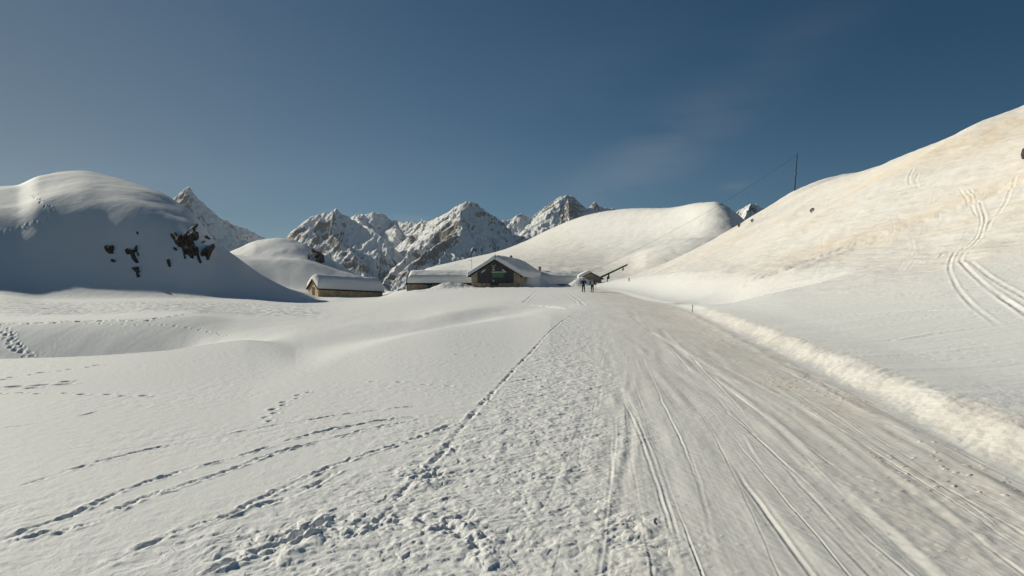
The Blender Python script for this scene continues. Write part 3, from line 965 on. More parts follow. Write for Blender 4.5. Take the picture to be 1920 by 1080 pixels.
# ------------------------------------------------------------------ mountains
def mountain_mat():
    m = bpy.data.materials.new('mountain_rock_and_snow')
    m.use_nodes = True
    nt = m.node_tree
    b = nt.nodes['Principled BSDF']
    b.inputs['Roughness'].default_value = .85
    b.inputs['Specular IOR Level'].default_value = .1
    tc = nn(nt, 'ShaderNodeTexCoord', -1300, 0)
    at = nn(nt, 'ShaderNodeAttribute', -1000, 300, attribute_name='rock')
    n1 = nn(nt, 'ShaderNodeTexNoise', -1000, 0)
    n1.inputs['Scale'].default_value = .03
    n1.inputs['Detail'].default_value = 7
    n1.inputs['Roughness'].default_value = .65
    nt.links.new(tc.outputs['Object'], n1.inputs['Vector'])
    ad = nn(nt, 'ShaderNodeMath', -800, 200, operation='MULTIPLY_ADD')
    ad.inputs[1].default_value = 1.0
    nt.links.new(n1.outputs[0], ad.inputs[0])
    nt.links.new(at.outputs['Fac'], ad.inputs[2])
    mr = nn(nt, 'ShaderNodeMapRange', -600, 200, interpolation_type='SMOOTHSTEP')
    mr.inputs[1].default_value = .97
    mr.inputs[2].default_value = 1.09
    nt.links.new(ad.outputs[0], mr.inputs[0])
    rc = nn(nt, 'ShaderNodeValToRGB', -600, -100)
    rc.color_ramp.elements[0].position = .3
    rc.color_ramp.elements[0].color = (.15, .122, .105, 1)
    rc.color_ramp.elements[1].position = .7
    rc.color_ramp.elements[1].color = (.31, .265, .23, 1)
    n2 = nn(nt, 'ShaderNodeTexNoise', -800, -100)
    n2.inputs['Scale'].default_value = .05
    n2.inputs['Detail'].default_value = 6
    nt.links.new(tc.outputs['Object'], n2.inputs['Vector'])
    nt.links.new(n2.outputs[0], rc.inputs[0])
    mx = nn(nt, 'ShaderNodeMix', -300, 200, data_type='RGBA')
    mx.inputs[6].default_value = (.89, .885, .87, 1)
    nt.links.new(mr.outputs[0], mx.inputs[0])
    nt.links.new(rc.outputs[0], mx.inputs[7])
    nt.links.new(mx.outputs[2], b.inputs['Base Color'])
    bp = nn(nt, 'ShaderNodeBump', -300, -300)
    bp.inputs['Distance'].default_value = 3
    bp.inputs['Strength'].default_value = .6
    nt.links.new(n1.outputs[0], bp.inputs['Height'])
    nt.links.new(bp.outputs[0], b.inputs['Normal'])
    return m


M_MTN = mountain_mat()


def mountain(pa, pb, ya, yb, dp, dy, ridges, rocks=(), floor=-120, warp=28, amp=24, seed=200, thr=.98, unit=1.0, ribs=15):
    pp = np.arange(pa, pb, dp)
    yy = np.arange(ya, yb, dy)
    X = ((pp - 960) / F)[None, :] * yy[:, None]
    Y = np.repeat(yy[:, None], len(pp), 1)
    q = 1 / unit
    wxx = X + unit * warp * (fbm(X * q / 150, Y * q / 150, 3, seed) + .35 * perlin(X * q / 32, Y * q / 32, seed + 5))
    wyy = Y + unit * warp * (fbm(X * q / 150, Y * q / 150, 3, seed + 11) + .35 * perlin(X * q / 32, Y * q / 32, seed + 6))
    Zm = np.full(X.shape, -1e9)
    arc = np.zeros(X.shape)
    dist = np.zeros(X.shape)
    acc = 0.0
    for rd_ in ridges:
        slL, slR, pts = rd_
        w = [((p - 960) / F * y_, y_, EYE + (540 - v) * y_ / F) for p, v, y_ in pts]
        for a, b in zip(w[:-1], w[1:]):
            L2 = (b[0] - a[0]) ** 2 + (b[1] - a[1]) ** 2 + 1e-6
            t = np.clip(((wxx - a[0]) * (b[0] - a[0]) + (wyy - a[1]) * (b[1] - a[1])) / L2, 0, 1)
            ddx = wxx - a[0] - t * (b[0] - a[0])
            ddy = wyy - a[1] - t * (b[1] - a[1])
            d = np.sqrt(ddx * ddx + ddy * ddy)
            side = (ddx * (b[1] - a[1]) - ddy * (b[0] - a[0])) > 0
            sl = np.where(side, slR, slL)
            h = a[2] + t * (b[2] - a[2]) - sl * d * (1 - .22 * np.clip(d / (500 * unit), 0, 1))
            L_ = math.sqrt(L2)
            m = h > Zm
            arc = np.where(m, acc + t * L_ + side * 777.0, arc)
            dist = np.where(m, d, dist)
            Zm = np.where(m, h, Zm)
            acc += L_
        acc += 1000.0
    Zm = np.maximum(Zm, floor)
    rq = np.clip(dist / (70 * unit), 0, 1)
    aw = arc / unit + 14 * perlin(X * q / 40, Y * q / 40, seed + 70)
    Zm = Zm - unit * ribs * rq * (np.abs(perlin(aw / 46, dist * q / 260, seed + 71)) * 1.6 + .55 * np.abs(perlin(aw / 19, dist * q / 150, seed + 72)) + .25 * np.abs(perlin(aw / 8, dist * q / 80, seed + 73)) - .5)
    hi_ = sstep(-60 * unit, 60 * unit, Zm - floor)
    rn_ = ridged(wxx * q / 120, wyy * q / 170, 5, seed + 20, .52) - .9
    sm = fbm(X * q / 240, Y * q / 240, 2, seed + 40)
    Zm = Zm + unit * amp * rn_ * hi_ * (.75 + .5 * sm) * .75
    Zm = Zm + unit * 3.6 * (ridged(X * q / 30, Y * q / 36, 4, seed + 50) - .8) * hi_
    n = grid_normals(X, Y, Zm)
    slope = np.sqrt(1 - n[..., 2] ** 2) / np.maximum(n[..., 2], .05)
    rk = (slope - thr) * .85 + .20 * fbm(X * q / 130, Y * q / 130 + Zm * q / 90, 3, seed + 60) + .11 * fbm(X * q / 34, Y * q / 60 + Zm * q / 22, 3, seed + 64)
    # places where the photograph shows bare or covered faces
    ypx = 540 - (Zm - EYE) * F / Y
    PX = np.repeat(pp[None, :], len(yy), 0)
    for (cx, cy, sx, sy, ang, a) in rocks:
        ca, sa = math.cos(math.radians(ang)), math.sin(math.radians(ang))
        dx_, dy_ = PX - cx, ypx - cy
        e = ((dx_ * ca + dy_ * sa) / sx) ** 2 + ((-dx_ * sa + dy_ * ca) / sy) ** 2
        rk = rk + a * np.exp(-e)
    rock = np.clip(.5 + rk, 0, 1.2)
    Vm = np.stack([X, Y, Zm], -1).reshape(-1, 3)
    o = grid_mesh('mountain', Vm, grid_faces(len(yy), len(pp)).reshape(-1, 4), M_MTN, None, {'rock': rock})
    tag(o, kind='structure')
    return o


# sharp peak behind the left hill with its long shaded shoulder
mountain(215, 560, 2150, 3150, .8, 4.5, [
    (1.05, 1.25, [(225, 470, 2700), (262, 440, 2640), (290, 412, 2620), (318, 386, 2610), (335, 368, 2605), (346, 352, 2600)]),
    (1.25, 1.05, [(346, 352, 2600), (354, 351, 2600), (362, 370, 2620), (385, 393, 2640), (410, 416, 2670), (436, 437, 2700), (470, 465, 2720)]),
    (1.0, 1.1, [(350, 352, 2600), (356, 385, 2520), (364, 410, 2460), (372, 440, 2400), (384, 480, 2300)]),
    (.9, .9, [(405, 416, 2950), (425, 413, 2980), (450, 425, 3000), (475, 437, 3000), (492, 449, 3000), (530, 485, 3000)]),
], rocks=((345, 385, 14, 30, 20, .30), (400, 440, 30, 25, 30, -.25), (460, 440, 30, 14, 30, -.12)), seed=210, warp=14, amp=12, thr=1.45)

# central massif
mountain(500, 1010, 1950, 3900, .75, 5.0, [
    # left group
    (.95, 1.0, [(520, 470, 2750), (545, 447, 2720), (560, 430, 2710), (575, 419, 2700), (590, 405, 2700), (608, 396, 2700), (617, 402, 2690), (628, 395, 2690), (634, 394, 2690)]),
    (.9, .95, [(634, 394, 2690), (645, 406, 2660), (662, 417, 2620), (690, 433, 2560), (712, 445, 2500), (735, 470, 2440)]),
    (.95, .9, [(630, 394, 2690), (622, 420, 2600), (614, 440, 2530), (630, 446, 2470), (646, 465, 2400), (665, 495, 2300), (688, 530, 2200)]),
    (1.0, 1.0, [(608, 396, 2700), (592, 425, 2600), (588, 448, 2520), (600, 470, 2440), (610, 500, 2340)]),
    (1.0, 1.0, [(570, 425, 2700), (566, 450, 2600), (572, 470, 2500)]),
    # back ridge closing the bowl
    (.85, .9, [(640, 420, 3500), (655, 409, 3450), (672, 402, 3420), (690, 401, 3400), (706, 398, 3400), (722, 403, 3400), (732, 413, 3380), (745, 418, 3350), (770, 417, 3250), (800, 413, 3150), (822, 408, 3000), (845, 396, 2850), (858, 387, 2760), (872, 382, 2710), (882, 379, 2700)]),
    (.8, .8, [(672, 402, 3420), (676, 416, 3250), (690, 428, 3100), (712, 440, 2950)]),
    (.8, .8, [(735, 414, 3370), (742, 430, 3200), (740, 450, 2950)]),
    (.9, .95, [(802, 413, 3150), (790, 428, 2950), (776, 441, 2850), (768, 450, 2800), (762, 464, 2740)]),
    # main peak: the edge between its sunlit and shaded faces
    (.80, 1.05, [(882, 379, 2700), (874, 392, 2640), (866, 408, 2580), (866, 430, 2500), (854, 452, 2420), (842, 466, 2360), (820, 492, 2260), (790, 528, 2150)]),
    (.85, .9, [(845, 396, 2850), (832, 425, 2680), (815, 445, 2560), (795, 462, 2470), (765, 480, 2380), (735, 505, 2280), (715, 535, 2180)]),
    (.9, 1.0, [(860, 440, 2460), (830, 455, 2400), (800, 470, 2340), (765, 496, 2240)]),
    (1.0, .9, [(882, 379, 2700), (892, 384, 2710), (902, 391, 2720), (914, 401, 2730), (928, 411, 2730), (945, 424, 2700), (968, 440, 2640), (990, 452, 2580)]),
    (1.0, 1.0, [(905, 393, 2720), (912, 425, 2600), (925, 450, 2500), (938, 480, 2400)]),
], rocks=((612, 462, 16, 20, 55, .5), (650, 480, 10, 34, -35, .5), (664, 500, 12, 25, -30, .2), (845, 436, 20, 22, -50, .45), (820, 450, 26, 12, -35, .5), (790, 492, 45, 9, -38, .5), (760, 512, 40, 10, -38, .45), (722, 522, 28, 16, -40, .5),
          (700, 455, 50, 26, 0, -.45), (745, 470, 30, 14, -30, -.35), (690, 415, 45, 12, 5, -.18), (905, 450, 22, 26, 0, -.28), (950, 455, 25, 22, 0, -.45), (890, 415, 15, 20, 0, .10), (770, 447, 8, 10, 0, .4), (630, 505, 14, 14, 0, -.3)), seed=230, warp=18, amp=18, thr=1.50)

# peak over the far hill on the right, with its low ridge
mountain(900, 1260, 2850, 3900, .8, 4.5, [
    (.75, .85, [(915, 425, 3300), (938, 414, 3300), (952, 412, 3300), (964, 410, 3300), (969, 404, 3300), (977, 401, 3300), (984, 404, 3300), (1002, 411, 3300), (1018, 402, 3300), (1030, 396, 3300), (1034, 390, 3300), (1041, 379, 3300), (1050, 371, 3300), (1062, 367, 3300)]),
    (1.2, .9, [(1062, 367, 3300), (1072, 369, 3300), (1082, 379, 3300), (1090, 391, 3300), (1102, 392, 3300), (1108, 388, 3300), (1115, 380, 3300), (1120, 386, 3300), (1135, 389, 3310), (1160, 393, 3350), (1230, 402, 3380)]),
    (.95, 1.1, [(1060, 367, 3300), (1066, 385, 3220), (1070, 402, 3150), (1068, 418, 3080)]),
    (.9, .9, [(1018, 402, 3300), (1010, 420, 3200), (1005, 440, 3100)]),
], rocks=((1072, 386, 14, 20, -20, .55), (985, 425, 45, 16, 0, -.5), (1020, 420, 30, 14, 0, -.3), (975, 405, 6, 5, 0, .2), (1110, 392, 10, 8, 0, .05)), seed=260, warp=10, amp=11, thr=1.35)

# little rocky top peeping over the hillside
mountain(1330, 1480, 1050, 1350, .8, 2.2, [
    (.7, .8, [(1340, 420, 1200), (1372, 405, 1200), (1385, 396, 1200), (1398, 388, 1200), (1409, 383, 1200), (1416, 383, 1200), (1425, 391, 1200), (1460, 400, 1200)]),
    (.8, .9, [(1409, 383, 1200), (1400, 398, 1150), (1396, 412, 1110)]),
], rocks=((1408, 392, 8, 6, -50, .5), (1378, 405, 8, 8, 0, .4), (1393, 393, 8, 6, -30, -.3)), seed=280, warp=6, amp=6, thr=1.3, unit=.4, floor=-60)


# ------------------------------------------------------------------ generic solids
class MB:
    def __init__(self):
        self.bm = bmesh.new()

    def box(self, c, s, rz=0.0, M=None):
        g = bmesh.ops.create_cube(self.bm, size=1)
        mt = Matrix.Translation(c) @ Matrix.Rotation(rz, 4, 'Z') @ Matrix.Diagonal((*s, 1))
        if M is not None:
            mt = M @ mt
        bmesh.ops.transform(self.bm, matrix=mt, verts=g['verts'])
        return self

    def tube(self, a, b, r0, r1=None, n=10):
        a, b = Vector(a), Vector(b)
        d = b - a
        g = bmesh.ops.create_cone(self.bm, cap_ends=True, segments=n, radius1=r0, radius2=r0 if r1 is None else r1, depth=d.length)
        mt = Matrix.Translation((a + b) / 2) @ d.to_track_quat('Z', 'Y').to_matrix().to_4x4()
        bmesh.ops.transform(self.bm, matrix=mt, verts=g['verts'])
        return self

    def poly(self, verts, faces):
        vs = [self.bm.verts.new(v) for v in verts]
        for f in faces:
            self.bm.faces.new([vs[i] for i in f])
        return self

    def build(self, name, m, parent=None, smooth=False, bevel=0):
        if bevel:
            bmesh.ops.bevel(self.bm, geom=self.bm.edges[:], offset=bevel, segments=2, affect='EDGES')
        bmesh.ops.recalc_face_normals(self.bm, faces=self.bm.faces[:])
        me = bpy.data.meshes.new(name)
        self.bm.to_mesh(me)
        self.bm.free()
        for p in me.polygons:
            p.use_smooth = smooth
        return link(name, me, m, parent)


def prism(mb, outline, s0, s1):
    """outline in (t, z), swept from s0 to s1 along local x."""
    n = len(outline)
    v = [(s0, t, z) for t, z in outline] + [(s1, t, z) for t, z in outline]
    f = [tuple(range(n)), tuple(range(2 * n - 1, n - 1, -1))] + [(i, i + n, (i + 1) % n + n, (i + 1) % n) for i in range(n)]
    mb.poly(v, f)
    return mb


M_STONE = mat('tan_stone', (.52, .39, .22), .9, .2, noise=(1.6, .35), bump=(4, .05))
M_STONE2 = mat('grey_brown_stone', (.38, .30, .22), .9, .2, noise=(1.4, .35), bump=(4, .05))
M_TIMBER = mat('dark_timber', (.030, .022, .020), .8, .2, noise=(3, .3))
M_CLAD = mat('black_cladding', (.058, .056, .060), .7, .25, noise=(2, .3))
M_BROWN = mat('brown_roof_edge', (.085, .045, .035), .8, .2, noise=(3, .3))
M_PLASTER = mat('pale_plaster', (.50, .48, .44), .85, .2, noise=(1.5, .15))
M_GREEN = mat('green_paint', (.05, .17, .075), .5, .4, noise=(3, .2))
M_DKGREEN = mat('dark_green_steel', (.03, .085, .036), .5, .4, noise=(3, .2))
M_GREY = mat('weathered_grey', (.28, .27, .25), .8, .3, noise=(3, .25))
M_PALE = mat('pale_paint', (.55, .54, .50), .7, .3, noise=(4, .1))
M_TEAL = mat('teal_copper', (.05, .15, .17), .5, .4, noise=(3, .2))
M_GLASS = mat('dark_glass', (.02, .03, .035), .15, .5)
M_METAL = mat('grey_metal', (.16, .15, .15), .5, .5, metal=.6, noise=(4, .2))
M_REDROOF = mat('reddish_roof_sheet', (.22, .14, .12), .7, .3, noise=(3, .25))


def roof_snow(parent, L, W, oh, ridge, slope, T, s_lo=None, s_hi=None, t_lo=None, t_hi=None, r=.6, seed=0, shear=0.0, round_ridge=.5, hump=.12):
    s_lo = -oh if s_lo is None else s_lo
    s_hi = L + oh if s_hi is None else s_hi
    t_lo = -W / 2 - oh if t_lo is None else t_lo
    t_hi = W / 2 + oh if t_hi is None else t_hi
    ns, nt_ = max(20, int((s_hi - s_lo) / .14)), max(20, int((t_hi - t_lo) / .14))
    s = np.linspace(s_lo, s_hi, ns + 1)[None, :]
    t = np.linspace(t_lo, t_hi, nt_ + 1)[:, None]
    s = np.repeat(s, nt_ + 1, 0)
    t = np.repeat(t, ns + 1, 1)
    base = ridge - slope * np.abs(t) + shear * s
    top0 = ridge - slope * (np.sqrt(t * t + round_ridge ** 2) - round_ridge * .75) + shear * s
    d = np.minimum(np.minimum(s - s_lo, s_hi - s), np.minimum(t - t_lo, t_hi - t))
    e = np.sqrt(np.clip(1 - (1 - np.clip(d / r, 0, 1)) ** 2, 0, 1))
    th = T * (1 + hump * fbm(s / 2.2, t / 2.2, 3, 300 + seed))
    top = base + (top0 - base + th) * e
    bulge = .12 * np.sin(np.pi * np.clip(d / r, 0, 1)) * (d < r)
    ss_ = s + np.where(s - s_lo < .35, -1, np.where(s_hi - s < .35, 1, 0)) * bulge * .8
    tt_ = t + np.where(t - t_lo < .35, -1, np.where(t_hi - t < .35, 1, 0)) * bulge * .8
    n = s.size
    Vt = np.stack([ss_, tt_, top], -1).reshape(-1, 3)
    Vb = np.stack([s, t, base + .03], -1).reshape(-1, 3)
    fc = grid_faces(nt_ + 1, ns + 1).reshape(-1, 4)
    V_ = np.concatenate([Vt, Vb])
    faces = np.concatenate([fc, fc[:, ::-1] + n])
    o = grid_mesh('roof_snow', V_, faces, M_ROOFSNOW)
    o.parent = parent
    return o


def gable_house(name, loc, yaw, L, W, eave, ridge, oh, wall_m, roof_m, label, cat, base=-2.0, shear=0.0, ohs=None, th=.16):
    """local x runs along the ridge away from the show gable at x=0; z is relative to loc."""
    o = empty(name, loc, yaw)
    tag(o, label, cat)
    slope = (ridge - eave) / (W / 2)
    mb = MB()
    v = []
    for s in (0, L):
        v += [(s, -W / 2, base), (s, W / 2, base), (s, W / 2, eave + shear * s), (s, 0, ridge - .02 + shear * s), (s, -W / 2, eave + shear * s)]
    mb.poly(v, [(0, 1, 2, 3, 4), (5, 9, 8, 7, 6), (0, 4, 9, 5), (1, 6, 7, 2), (4, 3, 8, 9), (2, 7, 8, 3), (0, 5, 6, 1)])
    mb.build('wall', wall_m, o)
    ohs = oh if ohs is None else ohs
    mr = MB()
    for sg in (-1, 1):
        e = W / 2 + oh
        a = [(0, ridge + .04), (sg * e, ridge + .04 - slope * e), (sg * e, ridge + .04 + th - slope * e), (0, ridge + .04 + th)]
        v = [(s, t, z + shear * s) for s in (-ohs, L + ohs) for t, z in a]
        mr.poly(v, [(0, 1, 2, 3), (7, 6, 5, 4), (0, 4, 5, 1), (1, 5, 6, 2), (2, 6, 7, 3), (3, 7, 4, 0)])
    rf = mr.build('roof', roof_m, o)
    return o, rf, slope


def at(px, Y, z=None, dz=0.0):
    X = (px - 960) / F * Y
    return Vector((X, Y, (ground(X, Y) if z is None else z) + dz))


def zpx(py, Y):
    return EYE + (540 - py) * Y / F


# ---- stone sheep shed
p = at(587, 150, z=0.0)
p.z = 0
shed, rf, sl = gable_house('stone_shed', p, math.radians(38), 15.2, 5.6, zpx(541.5, 150), zpx(525.5, 150), .35, M_STONE, M_TIMBER,
                           'long low tan stone shed with dark eaves, thick snow roof, below left hill', 'shed', base=-2.5, shear=-.045, th=.28)
rg = zpx(525.5, 150) + .04 + .28
roof_snow(shed, 15.2, 5.6, .35, rg, sl, 1.25, s_lo=-.25, r=1.0, seed=1, shear=-.045, round_ridge=1.2, hump=.06)
d_ = MB().box((-.03, -.15, zpx(546, 150) - .25), (.10, .75, 2.1)).build('doorway', M_GLASS, shed)
MB().box((-.06, .28, zpx(546, 150) - .25), (.10, .09, 2.2)).box((-.06, -.58, zpx(546, 150) - .25), (.10, .09, 2.2)).box((-.06, -.15, zpx(546, 150) + .84), (.10, .95, .10)).build('door_frame', M_TIMBER, d_)

# ---- main hut, gable to the camera
hy = 130.0
zb_ = zpx(538, hy)
hut, rf, sl = gable_house('mountain_hut', at(929, hy, z=0), math.radians(73), 13, 9.6, zpx(516.5, hy), zpx(488.5, hy), .55, M_STONE2, M_TIMBER,
                          'mountain hut with dark clad gable, green shutter and white emblem under a snow roof', 'hut', base=-.5)
ez, rz_ = zpx(516.5, hy), zpx(488.5, hy)
roof_snow(hut, 14, 10.2, .55, rz_ + .20, sl, .85, s_lo=-.40, r=.55, seed=2, hump=.22)
# dark cladding fills the gable down to a band of stone
cl = [(-3.55, zpx(531, hy)), (3.55, zpx(531, hy)), (3.55, rz_ - .12 - sl * 3.55), (0, rz_ - .12), (-3.55, rz_ - .12 - sl * 3.55)]
mb = MB()
prism(mb, cl, -.10, -.003)
clad = mb.build('cladding', M_CLAD, hut)
# green shutters under a pale lintel
sh = MB().box((-.14, .02, zpx(515.5, hy)), (.06, 1.08, .9)).box((-.14, -1.1, zpx(515.5, hy)), (.06, 1.08, .9)).build('shutter', M_GREEN, hut)
MB().box((-.15, -.54, zpx(510.2, hy)), (.10, 2.5, .15)).build('lintel', M_PALE, hut)
# white emblem: antlers over a skull, with a small plate below it
mb = MB()
c = (-.16, .32, zpx(501.5, hy))
mb.tube((c[0], c[1], c[2] - .18), (c[0], c[1], c[2] + .10), .10, .13, 8)
for sg in (-1, 1):
    mb.tube((c[0], c[1] + sg * .06, c[2] + .08), (c[0] - .03, c[1] + sg * .28, c[2] + .34), .05, .04, 6)
    mb.tube((c[0] - .03, c[1] + sg * .28, c[2] + .34), (c[0] - .03, c[1] + sg * .34, c[2] + .62), .04, .025, 6)
    mb.tube((c[0] - .03, c[1] + sg * .22, c[2] + .26), (c[0] - .03, c[1] + sg * .10, c[2] + .50), .03, .02, 6)
mb.build('antler_emblem', M_PALE, hut)
MB().box((-.14, .34, zpx(505.8, hy)), (.06, .50, .22)).build('name_plate', M_PALE, hut, bevel=.02)
for tt, ang in ((2.35, .62), (-1.75, -.62)):
    MB().box((0, 0, 0), (.06, .95, .26)).build('gable_board', M_PALE, hut, bevel=.01).matrix_local = Matrix.Translation((-.15, tt, zpx(508.2, hy))) @ Matrix.Rotation(-ang, 4, 'X')
lm = MB().tube((-.35, .30, zpx(526.2, hy)), (-.15, .30, zpx(525.8, hy)), .16, .10, 10).build('wall_lamp', M_PALE, hut)
# low window band in the stone
wn = MB().box((-.05, .2, zpx(533.4, hy)), (.12, 1.6, .40)).build('window', M_GLASS, hut)
MB().box((-.08, .2, zpx(531.3, hy)), (.14, 1.9, .12)).build('window_lintel', M_TIMBER, wn)
for tt in (-3.9, 3.9):
    pass
fn = MB()
fn.tube((-.2, 0, rz_ + .2), (-.2, 0, rz_ + .55), .16, .18, 10)
fn.tube((-.2, 0, rz_ + .55), (-.2, 0, rz_ + 1.25), .22, .02, 10)
fn.build('finial', M_TEAL, hut)
ch = MB().box((10.0, 0, rz_ + .7), (.45, .45, 1.0)).build('chimney', M_GREY, hut)
MB().tube((10.0, 0, rz_ + 1.2), (10.0, 0, rz_ + 1.45), .30, .05, 8).build('chimney_cap', M_TIMBER, ch)

# ---- left annex, eaves to the camera
ay = 137.0
axl = (762 - 960) / F * ay
axr = (884 - 960) / F * ay
Wn = 8.0
ann, rf, sl = gable_house('hut_annex', Vector((axl, ay + Wn / 2, 0)), math.radians(1), axr - axl + 1.0, Wn, zpx(532, ay), zpx(516, ay), .45, M_STONE2, M_TIMBER,
                          'long low hut annex with a smooth thick snow roof left of the dark gable', 'hut', base=-1, ohs=.15, th=.30)
roof_snow(ann, axr - axl + 1.0, Wn, .45, zpx(516, ay) + .34, sl, .95, s_lo=.12, r=.75, seed=3, round_ridge=1.6, hump=.08)
MB().box((8.2, -Wn / 2 - .02, 1.9), (5.0, .06, 1.5)).build('plastered_wall', M_PLASTER, ann)
w_ = MB().box((4.55, -Wn / 2 - .05, zpx(536.5, ay)), (.9, .10, .5)).build('window', M_TEAL, ann)
MB().box((4.55, -Wn / 2 - .06, zpx(534.1, ay)), (1.1, .12, .07)).build('window_lintel', M_TIMBER, w_)
MB().box((.12, -Wn / 2 - .3, 1.55), (.14, .14, 2.2)).build('eave_post', M_DKGREEN, ann)

# ---- right annex, low snow-laden roof
ry = 139.0
rxl = (968 - 960) / F * ry
rxr = (1108 - 960) / F * ry
ran, rf, sl = gable_house('hut_annex', Vector((rxl, ry + 4.0, 0)), math.radians(2), rxr - rxl, 8.0, zpx(533.5, ry), zpx(516, ry), .4, M_STONE2, M_TIMBER,
                          'low hut annex almost buried in snow right of the dark gable, stone chimney on top', 'hut', base=-1, ohs=.15, th=.22)
roof_snow(ran, rxr - rxl, 8.0, .4, zpx(516, ry) + .26, sl, .95, r=.8, seed=4, round_ridge=1.8, hump=.09)
ck = MB().box((4.9, .2, zpx(509, ry)), (.55, .55, 1.7)).build('chimney', M_STONE2, ran)
MB().box((4.9, .2, zpx(500.8, ry)), (.70, .70, .10)).build('chimney_cap', M_GREY, ck)
MB().box((4.9, .2, zpx(499.4, ry)), (.36, .36, .22)).build('chimney_pot', M_TIMBER, ck)

# ---- little hut at the right end
sy_ = 138.0
sm_, rf, sl = gable_house('small_hut', at(1108, sy_, z=0), math.radians(90), 5.5, 4.2, zpx(522, sy_), zpx(512, sy_), .50, M_STONE2, M_REDROOF,
                          'small stone hut with reddish roof edge beside the green lift boom', 'hut', base=0, th=.14)
roof_snow(sm_, 5.5, 4.2, .5, zpx(512, sy_) + .2, sl, .55, t_lo=.15, r=.5, seed=5)
MB().box((-.03, -1.1, zpx(524, sy_)), (.10, 1.5, 1.1)).build('boarded_panel', M_GREY, sm_)
MB().tube((-.45, .05, zpx(513, sy_)), (-.45, .05, zpx(507, sy_)), .05, .04, 8).build('ridge_spike', M_TIMBER, sm_)

# ---- green lift boom with its pulleys
by = 141.0


def W3(px, py, Y):
    return Vector(((px - 960) / F * Y, Y, zpx(py, Y)))


boom = empty('lift_boom', W3(1141, 521, by))
tag(boom, 'dark green steel lift boom slanting up from the small hut, two pulleys below it', 'ski lift')
bl = boom.location
a, b = W3(1125, 520.5, by) - bl, W3(1176, 496.5, by + 1.5) - bl
d = (b - a)
mb = MB()
for off in (-.09, .09):
    mb.tube(a + Vector((0, off * 2, 0)), b + Vector((0, off * 2, 0)), .19, .15, 8)
for k in range(9):
    q = a + d * (k / 8)
    mb.box(q, (.10, .62, .30))
mb.build('beam', M_DKGREEN, boom)
for (px, py, r, hh) in ((1140.5, 518.5, .30, .75), (1168, 504.5, .18, .4)):
    q = W3(px, py, by + .5) - bl
    pul = MB().tube(q + Vector((-0, -.12, -hh * .3)), q + Vector((0, .12, -hh * .3)), r, r, 14).build('pulley', M_DKGREEN, boom)
    MB().box(q + Vector((.05, 0, hh * .35)), (.14, .34, hh)).build('pulley_bracket', M_DKGREEN, pul)
MB().box(W3(1141.5, 516.5, by + .2) - bl, (.22, .3, .9)).build('hanger', M_DKGREEN, boom)
MB().tube(W3(1140, 521, by) - bl + Vector((0, .9, 0)), W3(1140, 535, by) - bl + Vector((0, .9, -.3)), .10, .12, 8).build('support_post', M_DKGREEN, boom)

# ---- masts, poles, cable
ma = empty('antenna_mast', W3(884.5, 507, 139))
tag(ma, 'thin grey antenna mast with one short cross arm between annex and dark gable', 'antenna')
MB().tube((0, 0, -.6), (0, 0, 2.95), .045, .03, 8).build('mast', M_METAL, ma)
mb = MB().tube((.05, 0, 1.95), (-.72, .1, 2.05), .03, .03, 6)
for k in range(4):
    mb.tube((-.1 - k * .18, -.16, 2.0), (-.1 - k * .18, .22, 2.0), .014, .014, 5)
mb.build('cross_arm', M_METAL, ma)
mz = empty('antenna_mast', W3(765, 511, 141))
tag(mz, 'faint bare mast at the far left corner of the left annex', 'antenna')
MB().tube((0, 0, -1.5), (0, 0, 2.5), .028, .018, 8).build('mast', M_METAL, mz)
MB().tube((-.12, 0, 2.2), (.12, 0, 2.2), .018, .018, 6).build('cross_arm', M_METAL, mz)

pb = hitf(1490, 357.5, 100, 160)
pole = empty('utility_pole', pb)
tag(pole, 'tall leaning dark wooden pole standing on the ridge of the sunlit hillside', 'pole')
top = Vector(((1495 - 960) / F * pb.y, pb.y, zpx(287, pb.y))) - pb
ax = top.normalized()
MB().tube(-ax * 1.0, top, .125, .075, 10).build('shaft', M_TIMBER, pole)
MB().box(ax * (top.length * .45), (.42, .32, .55)).build('junction_box', M_METAL, pole)
mb = MB().tube(ax * (top.length * .90) + Vector((-.35, 0, 0)), ax * (top.length * .90) + Vector((.35, 0, 0)), .04, .04, 6)
mb.build('cross_arm', M_TIMBER, pole)
MB().tube(ax * (top.length * .90) + Vector((-.30, 0, .02)), ax * (top.length * .90) + Vector((-.30, 0, .24)), .05, .03, 8).build('insulator', M_GREY, pole)

ca = pb + ax * (top.length * .93) + Vector((-.3, 0, 0))
cb = W3(1110, 508, sy_)
mb = MB()
cpts = []
for k in range(41):
    t = k / 40
    q = ca.lerp(cb, t)
    q.z -= 4 * t * (1 - t) * 1.3
    cpts.append(q)
vs, fs = [], []
for q in cpts:
    for j in range(6):
        an = j * math.pi / 3
        vs.append((q.x + .0, q.y + .022 * math.cos(an), q.z + .022 * math.sin(an)))
for k in range(40):
    for j in range(6):
        fs.append((k * 6 + j, k * 6 + (j + 1) % 6, k * 6 + 6 + (j + 1) % 6, k * 6 + 6 + j))
fs += [tuple(range(6)), tuple(range(240, 246))]
co = mb.poly(vs, fs).build('cable', M_TIMBER)
tag(co, 'thin dark cable sagging from the ridge pole down to the small hut', 'cable')

